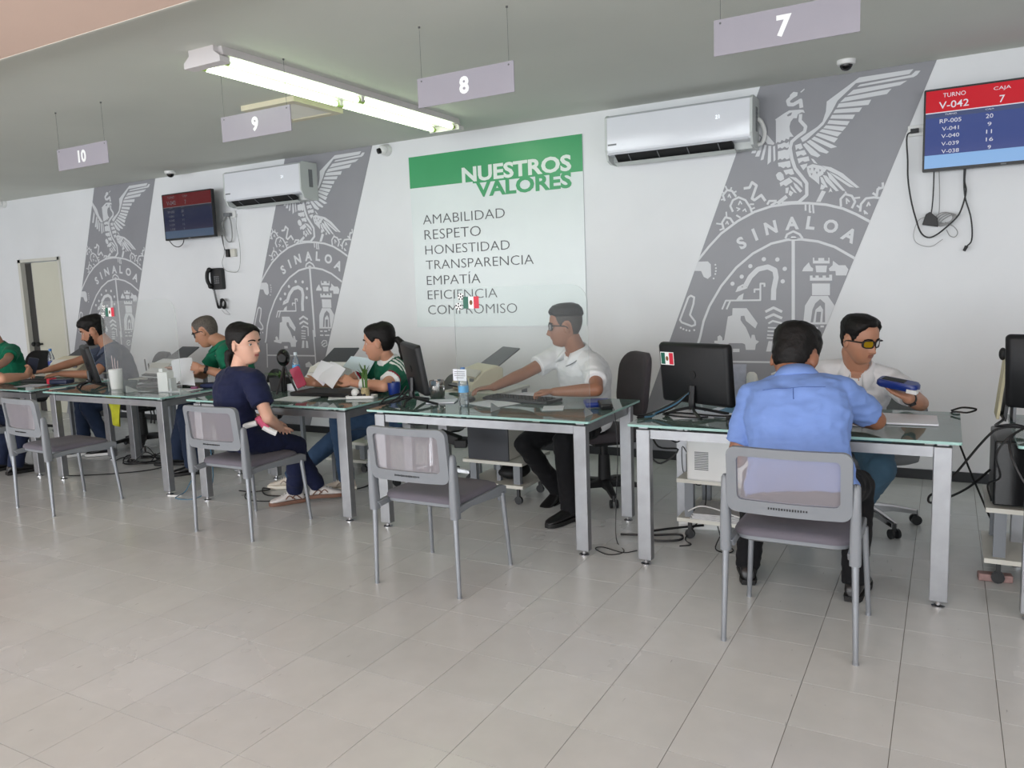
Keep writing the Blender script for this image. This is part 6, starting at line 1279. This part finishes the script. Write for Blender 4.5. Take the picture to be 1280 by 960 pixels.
SK1 = skin('skin_tan', c8(178, 128, 102)); SK2 = skin('skin_light', c8(214, 168, 146)); SK3 = skin('skin_brown', c8(150, 102, 78)); SK4 = skin('skin_warm', c8(196, 144, 118))
LP1 = mat('lips_rose', c8(178, 104, 98), 0.4, var=0); LP2 = mat('lips_brown', c8(138, 86, 72), 0.5, var=0)
M_black_shoe = mat('black_leather', c8(22, 21, 22), 0.35, var=0.1); M_black_sole = mat('black_sole', c8(16, 16, 16), 0.7, var=0)
M_jean = cloth('blue_jeans', c8(52, 74, 102)); M_jeand = cloth('dark_jeans', c8(32, 44, 66)); M_blackt = cloth('black_trousers', c8(15, 15, 18)); M_navy = cloth('navy_scrubs', c8(24, 30, 60), 0.15)

# blue shirt visitor at desk 7
M_shb = cloth('light_blue_shirt', c8(118, 146, 206), 0.12, 0.75)
person(dict(label='man in light blue shirt seen from behind, leaning on desk', hip=(-0.52, 3.38, 0.555), neck=(-0.575, 3.60, 1.035), facing=(-0.08, 1), head=(-0.595, 3.68, 1.085), look=(0.14, 0.84, -0.45), hs=1.20, heavy=1.34, shoulder=0.182, slouch=0.03, shL=(0, 0, -0.02), shR=(0, 0, -0.02),
    wrL=(-0.72, 3.68, 0.805), wrR=(-0.44, 3.97, 0.80), poleL=(-0.35, -1, 0.15), poleR=(1, -0.1, -0.4), anL=(-0.81, 3.72, 0.09), anR=(-0.33, 3.70, 0.09), ftL=(-0.25, 1, 0), ftR=(0.1, 1, 0), kpL=(-0.25, 1, 1.2), kpR=(0.15, 1, 1.2),
    skin=SK3, lips=LP2, hair='short', shirt=M_shb, trousers=M_blackt, shoe=M_black_shoe, sole=M_black_sole, collar=(M_shb, 0.35, 0.030), sleeve=0.74, srad=1.05, seams=[(0.775, 0.125)], seamm=cloth('blue_shirt_seam', c8(76, 100, 158)), arm=1.1, seed=2, leg=1.0, swr=0.013))
# man with yellow glasses behind desk 7
M_shw = cloth('white_polo_shirt', c8(226, 226, 228), 0.15)
M_red = mat('red_print', c8(190, 70, 80), 0.6, var=0)
P9 = person(dict(label='man in white polo and yellow sunglasses holding a blue device', hip=(-0.48, 4.84, 0.56), neck=(-0.415, 4.58, 0.965), facing=(0.05, -1), head=(-0.405, 4.53, 1.100), look=(0.80, -0.60, -0.18), hs=1.04, heavy=1.15, slouch=0.03, shoulder=0.185,
    wrL=(-0.155, 4.16, 0.855), wrR=(-0.55, 4.20, 0.80), poleL=(0.8, 0.2, -0.6), poleR=(-0.9, 0.2, -0.15), hdL=(-0.80, -0.15, 0.42), hnL=(0.3, -0.15, 1), curlL=(0.2, 0.25, 0.3, 0.35), thumbL=0.8,
    anL=(-0.46, 4.62, 0.09), anR=(-0.70, 4.60, 0.09), kpL=(0.55, -1, 0.6), kpR=(-0.1, -1, 1.0), leg=1.15,
    skin=SK1, lips=LP2, hair='short', glasses='yellow', shirt=M_shw, trousers=cloth('washed_jeans', c8(70, 98, 118)), shoe=M_black_shoe, sole=M_black_sole, collar=(M_shw, 0.40, 0.028), placket=True, sleeve=0.62, watch=('L', M_darker, 0.030, 0.022), wface=(0.3, -0.6, -0.6), logo=(0.085, 0.66, M_red, 'vector', 0.010), seed=4))
swivel(-0.40, 4.86, PI-0.9, 'grey swivel chair with chrome base under man in yellow sunglasses', M_upg, M_chrome, zs=0.44, bz=(0.40, 0.74), rot=0.62)
t = thing('handheld_terminal', 'blue handheld terminal held up by man in yellow sunglasses', 'device', (-0.20, 4.12, 0.93))
Rm = Matrix.Rotation(0.16, 3, 'Y') @ rotz(-0.25) @ Matrix.Rotation(0.15, 3, 'X')
C0 = V(-0.195, 4.12, 0.925)
MB().loft([[C0+Rm @ V(a*s1, b*s1, z) for a, b in rrect(0.185, 0.085, 0.025, 4)] for s1, z in ((0.9, -0.018), (1, -0.010), (1, 0.008), (0.92, 0.018))]).build('case', M_blue, parent=t, ang=50)
MB().box(C0+Rm @ V(0.075, -0.030, -0.012), (0.045, 0.035, 0.018), Rm).build('white_label', M_white, parent=t, smooth=False)
MB().box(C0+Rm @ V(-0.02, 0, 0.018), (0.10, 0.055, 0.003), Rm).build('display', M_darker, parent=t, smooth=False)
# man in white polo at desk 8
person(dict(label='man in white polo and dark glasses sitting behind acrylic shield', hip=(-2.10, 4.76, 0.56), neck=(-2.10, 4.60, 1.045), facing=(-0.50, -0.86), head=(-2.135, 4.545, 1.187), look=(-0.93, -0.40, -0.02), hs=1.10, heavy=1.30, shoulder=0.19,
    wrL=(-2.07, 4.22, 0.812), wrR=(-2.53, 4.24, 0.815), poleL=(0.9, 0.0, -0.05), poleR=(-0.3, 0.5, -0.6), hdL=(-0.95, -0.2, 0.05), curlL=(0.7, 0.8, 0.8, 0.9), hdR=(-0.8, -0.5, -0.05), la=0.295, lf=0.26,
    anL=(-2.00, 4.26, 0.09), anR=(-2.26, 4.62, 0.09), ftL=(-0.35, -0.95, 0), ftR=(-0.2, -0.9, -0.25), kpL=(-0.1, -1, 1.3), kpR=(-0.9, -1.6, 0.5), th=0.47,
    skin=SK3, lips=LP2, hair='fade', glasses='clear', shirt=M_shw, trousers=M_blackt, shoe=M_black_shoe, sole=M_black_sole, collar=(M_shw, 0.42, 0.028), coltrim=mat('grey_trim', c8(96, 100, 108), 0.7, var=0), placket=True, sleeve=0.66, srad=1.06, seed=6, cuff=0.062))
swivel(-2.02, 4.86, PI-0.80, 'dark grey swivel chair behind the man in white polo at shielded desk', M_upd, M_darker, zs=0.47, bz=(0.55, 0.98), bw=0.46, rot=0.45)
# woman in green jersey at desk 9
M_jg, M_jw, M_jr = cloth('green_jersey', c8(20, 98, 74), 0.2), cloth('jersey_white', c8(228, 232, 230), 0.1), cloth('jersey_red', c8(150, 34, 62), 0.1)
def jersey_pred(L_):
    SHL, SHR, EL, ER, Fd, Lf, U, slv, sp_pt = [L_[k] for k in ('SHL', 'SHR', 'EL', 'ER', 'Fd', 'Lf', 'U', 'slv', 'sp_pt')]
    nk = sp_pt(0.97)
    def f_(c):
        for SH, EE, sg in ((SHL, EL, 1), (SHR, ER, -1)):
            d_ = (EE-SH); L0 = d_.length; dn = d_/L0; u = (c-SH).dot(dn)/L0; r = ((c-SH)-dn*(c-SH).dot(dn)).length
            if r < 0.12 and (c-SH).dot(Lf*sg) > -0.03:
                if u > slv-0.04: return 1
                if u > slv-0.10: return 2
            lat = (c-SH).dot(Lf*sg); upc = (c-SH).dot(U)
            if -0.07 < lat < 0.10 and upc > 0.005:
                fc = (c-SH).dot(Fd)+0.005
                for k in (-1, 0, 1):
                    if abs(fc-k*0.030) < 0.0085: return 1
        if (c-nk).length < 0.088 and (c-nk).dot(U) > -0.028: return 1
        return 0
    return f_
P6 = person(dict(label='woman in green football jersey with ponytail holding papers at desk', fem=True, hip=(-3.58, 4.68, 0.555), neck=(-3.59, 4.55, 0.975), facing=(-0.45, -0.89), head=(-3.61, 4.495, 1.085), look=(-0.92, -0.40, -0.05), hs=1.16, heavy=1.22, shoulder=0.17,
    wrL=(-3.62, 4.20, 0.825), wrR=(-4.05, 4.28, 0.80), poleL=(0.8, -0.3, -0.15), poleR=(-0.3, 0.6, -0.6), hdL=(-0.75, -0.1, 0.35), hnL=(-0.5, 0.5, -0.3), curlL=(0.5, 0.6, 0.6, 0.7), hdR=(-0.9, -0.2, 0.2), curlR=(0.5, 0.6, 0.7, 0.8), hnR=(0, 0.6, -0.5),
    anL=(-3.86, 4.34, 0.09), anR=(-4.30, 4.22, 0.09), kpL=(-0.5, -0.8, 1.2), kpR=(-0.4, -0.7, 1.2), ftL=(-0.8, -0.6, 0), ftR=(-0.9, -0.4, 0), sh=0.45, th=0.50, hem=-0.04, shs=0.90,
    skin=SK4, lips=LP1, hair='ponytail', shirt=[M_jg, M_jw, M_jr], pred=jersey_pred, svox=0.006, trousers=M_jean, shoe=mat('beige_sneaker', c8(206, 196, 182), 0.6, var=0.1, vscale=30), sole=mat('cream_sole', c8(222, 216, 202), 0.6, var=0.05), laces=M_white, shoetrim=mat('taupe_panel', c8(150, 136, 122), 0.6), sleeve=0.66, srad=1.08, leg=1.02, seed=8, arm=1.12, watch=('L', M_white, 0.038, 0.06), wpos=0.10, logo=(0.075, 0.70, M_jw, 'V', 0.022)))
swivel(-3.40, 4.80, PI-0.5, 'light swivel chair with chrome base under the jersey woman', M_upg, M_chrome, zs=0.46, bz=(0.52, 0.80), bw=0.40, rot=0.15)
def sheet(name, P4, label, bend=0.012, group=None, m_=None):
    a, b, c, d = [V(*p_) for p_ in P4]; nn = (b-a).cross(d-a).normalized(); mb = MB(); n_ = 6; vs = []
    for sgn in (0, 1):
        for j in range(n_+1):
            for i in range(n_+1):
                u, v_ = i/n_, j/n_; vs.append(a*(1-u)*(1-v_)+b*u*(1-v_)+c*u*v_+d*(1-u)*v_+nn*(bend*math.sin(u*PI)+bend*0.5*math.sin(v_*PI+1)+sgn*0.0012))
    N = (n_+1)**2; fs = [(j*(n_+1)+i, j*(n_+1)+i+1, (j+1)*(n_+1)+i+1, (j+1)*(n_+1)+i) for i in range(n_) for j in range(n_)]
    return tag(mb.add(vs, fs+[tuple(N+k for k in f_[::-1]) for f_ in fs]).build(name, m_ or M_paper, fixn=False), label, 'paper', group)
sheet('held_papers', [(-3.92, 4.18, 0.845), (-3.72, 4.10, 0.79), (-3.70, 4.22, 0.925), (-3.96, 4.36, 0.96)], 'white papers held up by the jersey woman')
sheet('held_papers', [(-4.02, 4.22, 0.86), (-3.86, 4.16, 0.80), (-3.80, 4.26, 0.93), (-4.05, 4.36, 0.965)], 'rear sheet of papers held by the jersey woman', 0.006)
sheet('standing_sheet', [(-3.98, 4.52, 0.90), (-3.74, 4.50, 0.84), (-3.70, 4.56, 0.955), (-3.95, 4.58, 0.975)], 'pale blue sheet standing behind the papers of the jersey woman', 0.004, m_=mat('pale_blue_paper', c8(200, 218, 226), 0.8, var=0.02))
o = MB().prism(rrect(0.078, 0.155, 0.012, 3), lambda a, b, c: V(-4.135, 4.20, 0.855)+Matrix.Rotation(-0.45, 3, 'Y') @ (rotz(0.4) @ V(a, c, b)), -0.005, 0.005).build('phone', mat('red_phone_case', c8(176, 32, 74), 0.4, var=0), smooth=False, bevel=0.002); tag(o, 'red phone in right hand of the jersey woman', 'phone')
# woman in navy scrubs on the visitor chair
person(dict(label='seated woman in navy scrubs with black ponytail looking over her shoulder', fem=True, hip=(-3.90, 3.42, 0.562), neck=(-3.905, 3.47, 1.015), facing=(0.25, 1), head=(-3.865, 3.485, 1.155), look=(0.98, 0.10, 0.0), hs=1.10, gaze=0.3, heavy=1.05, shoulder=0.17,
    wrL=(-3.86, 3.64, 0.64), wrR=(-3.68, 3.55, 0.62), poleL=(-1, 0, -0.4), poleR=(0.7, -0.9, 0), la=0.265, lf=0.225, hdL=(0.3, 0.6, -0.2), hdR=(-0.5, 0.8, -0.2),
    anL=(-3.88, 4.06, 0.10), anR=(-3.97, 3.92, 0.09), kpL=(0.5, 1, 1.2), kpR=(0.7, 0.8, 1.0), ftL=(0.75, 0.6, 0.0), ftR=(-0.55, -0.75, 0.0), hem=0.0, shs=0.86, th=0.42, sh=0.41,
    skin=SK2, lips=LP1, hair='bun', shirt=M_navy, trousers=M_navy, shoe=mat('white_tan_sneaker', c8(206, 200, 196), 0.55, var=0.1, vscale=30), sole=mat('brown_sole', c8(116, 82, 66), 0.7, var=0.05), laces=M_white, collar=(M_navy, 0.75, 0.014), sleeve=0.66, srad=1.06, seed=11, leg=0.98, swr=0.012))
tag(MB().tube([(-3.70, 3.285, 0.675), (-3.665, 3.29, 0.685), (-3.63, 3.315, 0.695)], 0.017, 8, 4).build('bag_strap', M_white), 'white strap across the waist of the navy scrubs woman', 'strap')
o = tag(MB().tube([(-3.635, 3.33, 0.725), (-3.625, 3.35, 0.69), (-3.60, 3.37, 0.65)], 0.020, 8, 4).build('pink_pouch', mat('pink_cloth', c8(214, 96, 130), 0.7)), 'small pink pouch at the waist of the navy scrubs woman', 'pouch')
MB().tube([(-3.615, 3.35, 0.665), (-3.58, 3.38, 0.635), (-3.56, 3.40, 0.62)], 0.018, 8, 4).build('white_tip', M_white, parent=o)
# man in green polo with papers, desk 10
M_gp = cloth('green_polo', c8(14, 104, 76), 0.15)
person(dict(label='man in green polo and glasses reading papers, watch on wrist', hip=(-5.36, 4.74, 0.56), neck=(-5.41, 4.62, 1.085), facing=(-0.62, -0.78), head=(-5.50, 4.55, 1.170), look=(-0.90, -0.38, -0.36), hs=1.10, heavy=1.25, shoulder=0.20, slouch=0.08, gazez=-0.4,
    wrL=(-5.19, 4.22, 0.90), wrR=(-5.70, 4.42, 0.86), poleL=(0.9, 0.0, -0.7), poleR=(-0.3, 0.6, -0.6), hdL=(-0.9, -0.1, 0.15), hnL=(-0.3, 0.9, -0.1), curlL=(0.5, 0.6, 0.7, 0.7), hdR=(-0.6, -0.6, 0.2), la=0.30,
    anL=(-5.44, 4.28, 0.09), anR=(-5.90, 4.46, 0.09), kpL=(-0.5, -0.9, 1.3), kpR=(-0.9, -0.6, 1.0), ftL=(-0.65, -0.7, 0), ftR=(-0.8, -0.4, 0), th=0.46,
    skin=SK1, lips=LP2, hair='crop', hairm=M_hairg, glasses='clear', shirt=M_gp, trousers=M_jeand, shoe=M_black_shoe, sole=M_black_sole, collar=(M_gp, 0.40, 0.026), placket=True, sleeve=0.68, srad=1.1, leg=1.2, cuff=0.07, seed=13, watch=('L', M_darker, 0.031, 0.024), wface=(0.3, -0.8, 0.3), logo=(0.08, 0.70, M_jw, 'A', 0.03)))
swivel(-5.34, 4.80, PI-0.6, 'black swivel chair under the green polo man, mostly hidden', M_upb, M_darker, zs=0.46, bz=(0.54, 0.80), bw=0.42, rot=0.2)
sheet('held_papers', [(-5.36, 4.10, 0.765), (-5.10, 4.08, 0.775), (-5.52, 4.40, 0.965), (-5.72, 4.35, 0.940)], 'white papers held in hand of the green polo man')
# bearded man, desk 11
M_sl = cloth('slate_shirt', c8(72, 80, 98), 0.15)
person(dict(label='bearded man with black fringe in slate shirt reaching left', hip=(-7.05, 4.86, 0.56), neck=(-7.10, 4.70, 1.045), facing=(-0.42, -0.9), head=(-7.16, 4.62, 1.180), look=(-0.66, -0.70, -0.30), hs=1.14, shoulder=0.19, gazez=-0.4,
    wrL=(-7.08, 4.22, 0.812), wrR=(-7.50, 4.28, 0.812), poleL=(0.9, 0.1, -0.5), poleR=(-0.6, 0.4, -0.5), hdL=(-0.8, -0.4, 0), hdR=(-0.7, -0.6, -0.05), lf=0.27, la=0.30,
    anL=(-6.96, 4.52, 0.09), anR=(-7.2, 4.44, 0.09), ftL=(-0.7, -0.6, 0), kpL=(-0.3, -1, 1.2), kpR=(-0.5, -1, 1.2),
    skin=SK1, lips=LP2, hair='full', beard=True, shirt=M_sl, trousers=M_jeand, shoe=M_black_shoe, sole=M_white, collar=(M_sl, 0.40, 0.026), placket=True, sleeve=0.64, seed=15, logo=(0.08, 0.70, M_jw, 'A', 0.02)))
swivel(-6.98, 4.92, PI-0.35, 'black swivel chair behind the bearded man', M_upb, M_darker, zs=0.46, bz=(0.58, 0.93), bw=0.46, rot=0.3, arms=True)
# green shirt arm at the far left edge
person(dict(label='person in green shirt cut by left edge, arms on desk', hip=(-8.95, 4.80, 0.56), neck=(-8.93, 4.66, 1.045), facing=(0.15, -1), head=(-8.95, 4.60, 1.19), look=(-0.4, -0.9, -0.2), shoulder=0.19, hs=1.05,
    wrL=(-8.20, 4.22, 0.812), wrR=(-9.2, 4.25, 0.812), la=0.33, lf=0.30, poleL=(0.9, 0.4, -0.3), poleR=(-0.9, 0.2, -0.1), hdL=(-0.9, -0.3, 0), anL=(-8.8, 4.4, 0.09), anR=(-9.1, 4.4, 0.09), heavy=1.15, vox=0.007,
    skin=SK1, lips=LP2, hair='short', shirt=M_gp, trousers=M_jeand, shoe=M_black_shoe, sole=M_black_sole, collar=(M_gp, 0.40, 0.026), sleeve=0.60, srad=1.15, seed=17))
swivel(-8.98, 4.88, PI, 'black swivel chair behind person in green shirt at left edge', M_upb, M_darker, zs=0.46, bz=(0.58, 0.93), bw=0.46, rot=0.3)
# visitor at the far left edge holding a phone
person(dict(label='visitor in navy trousers at left edge holding a dark phone', hip=(-7.17, 3.40, 0.555), neck=(-7.20, 3.50, 1.035), facing=(0.2, 1), head=(-7.18, 3.56, 1.17), look=(0.1, 0.95, -0.4), shoulder=0.185, vox=0.006,
    wrR=(-6.855, 3.78, 0.85), wrL=(-7.10, 3.84, 0.84), poleR=(1, -0.4, -0.3), poleL=(-1, 0, -0.4), hdR=(-0.3, 0.6, 0.5), hnR=(-0.7, 0.2, 0.4), curlR=(0.6, 0.7, 0.7, 0.8), hdL=(0.8, 0.4, 0.1), anL=(-7.3, 3.72, 0.09), anR=(-7.02, 3.70, 0.09), kpR=(0.25, 1, 1.2),
    skin=SK4, lips=LP2, hair='short', shirt=cloth('dark_red_shirt', c8(120, 24, 44)), trousers=cloth('navy_trousers', c8(30, 38, 62)), shoe=M_black_shoe, sole=M_black_sole, collar=(cloth('dark_red_shirt', c8(120, 24, 44)), 0.4, 0.026), sleeve=0.62, leg=1.1, seed=19))
o = MB().prism(rrect(0.075, 0.15, 0.010, 3), lambda a, b, c: V(-6.90, 3.87, 0.93)+Matrix.Rotation(0.5, 3, 'Y') @ (rotz(1.0) @ V(a, c, b)), -0.005, 0.005).build('phone', mat('dark_phone', c8(44, 48, 62), 0.3, var=0), smooth=False, bevel=0.002); tag(o, 'dark phone held by the visitor at left edge', 'phone')
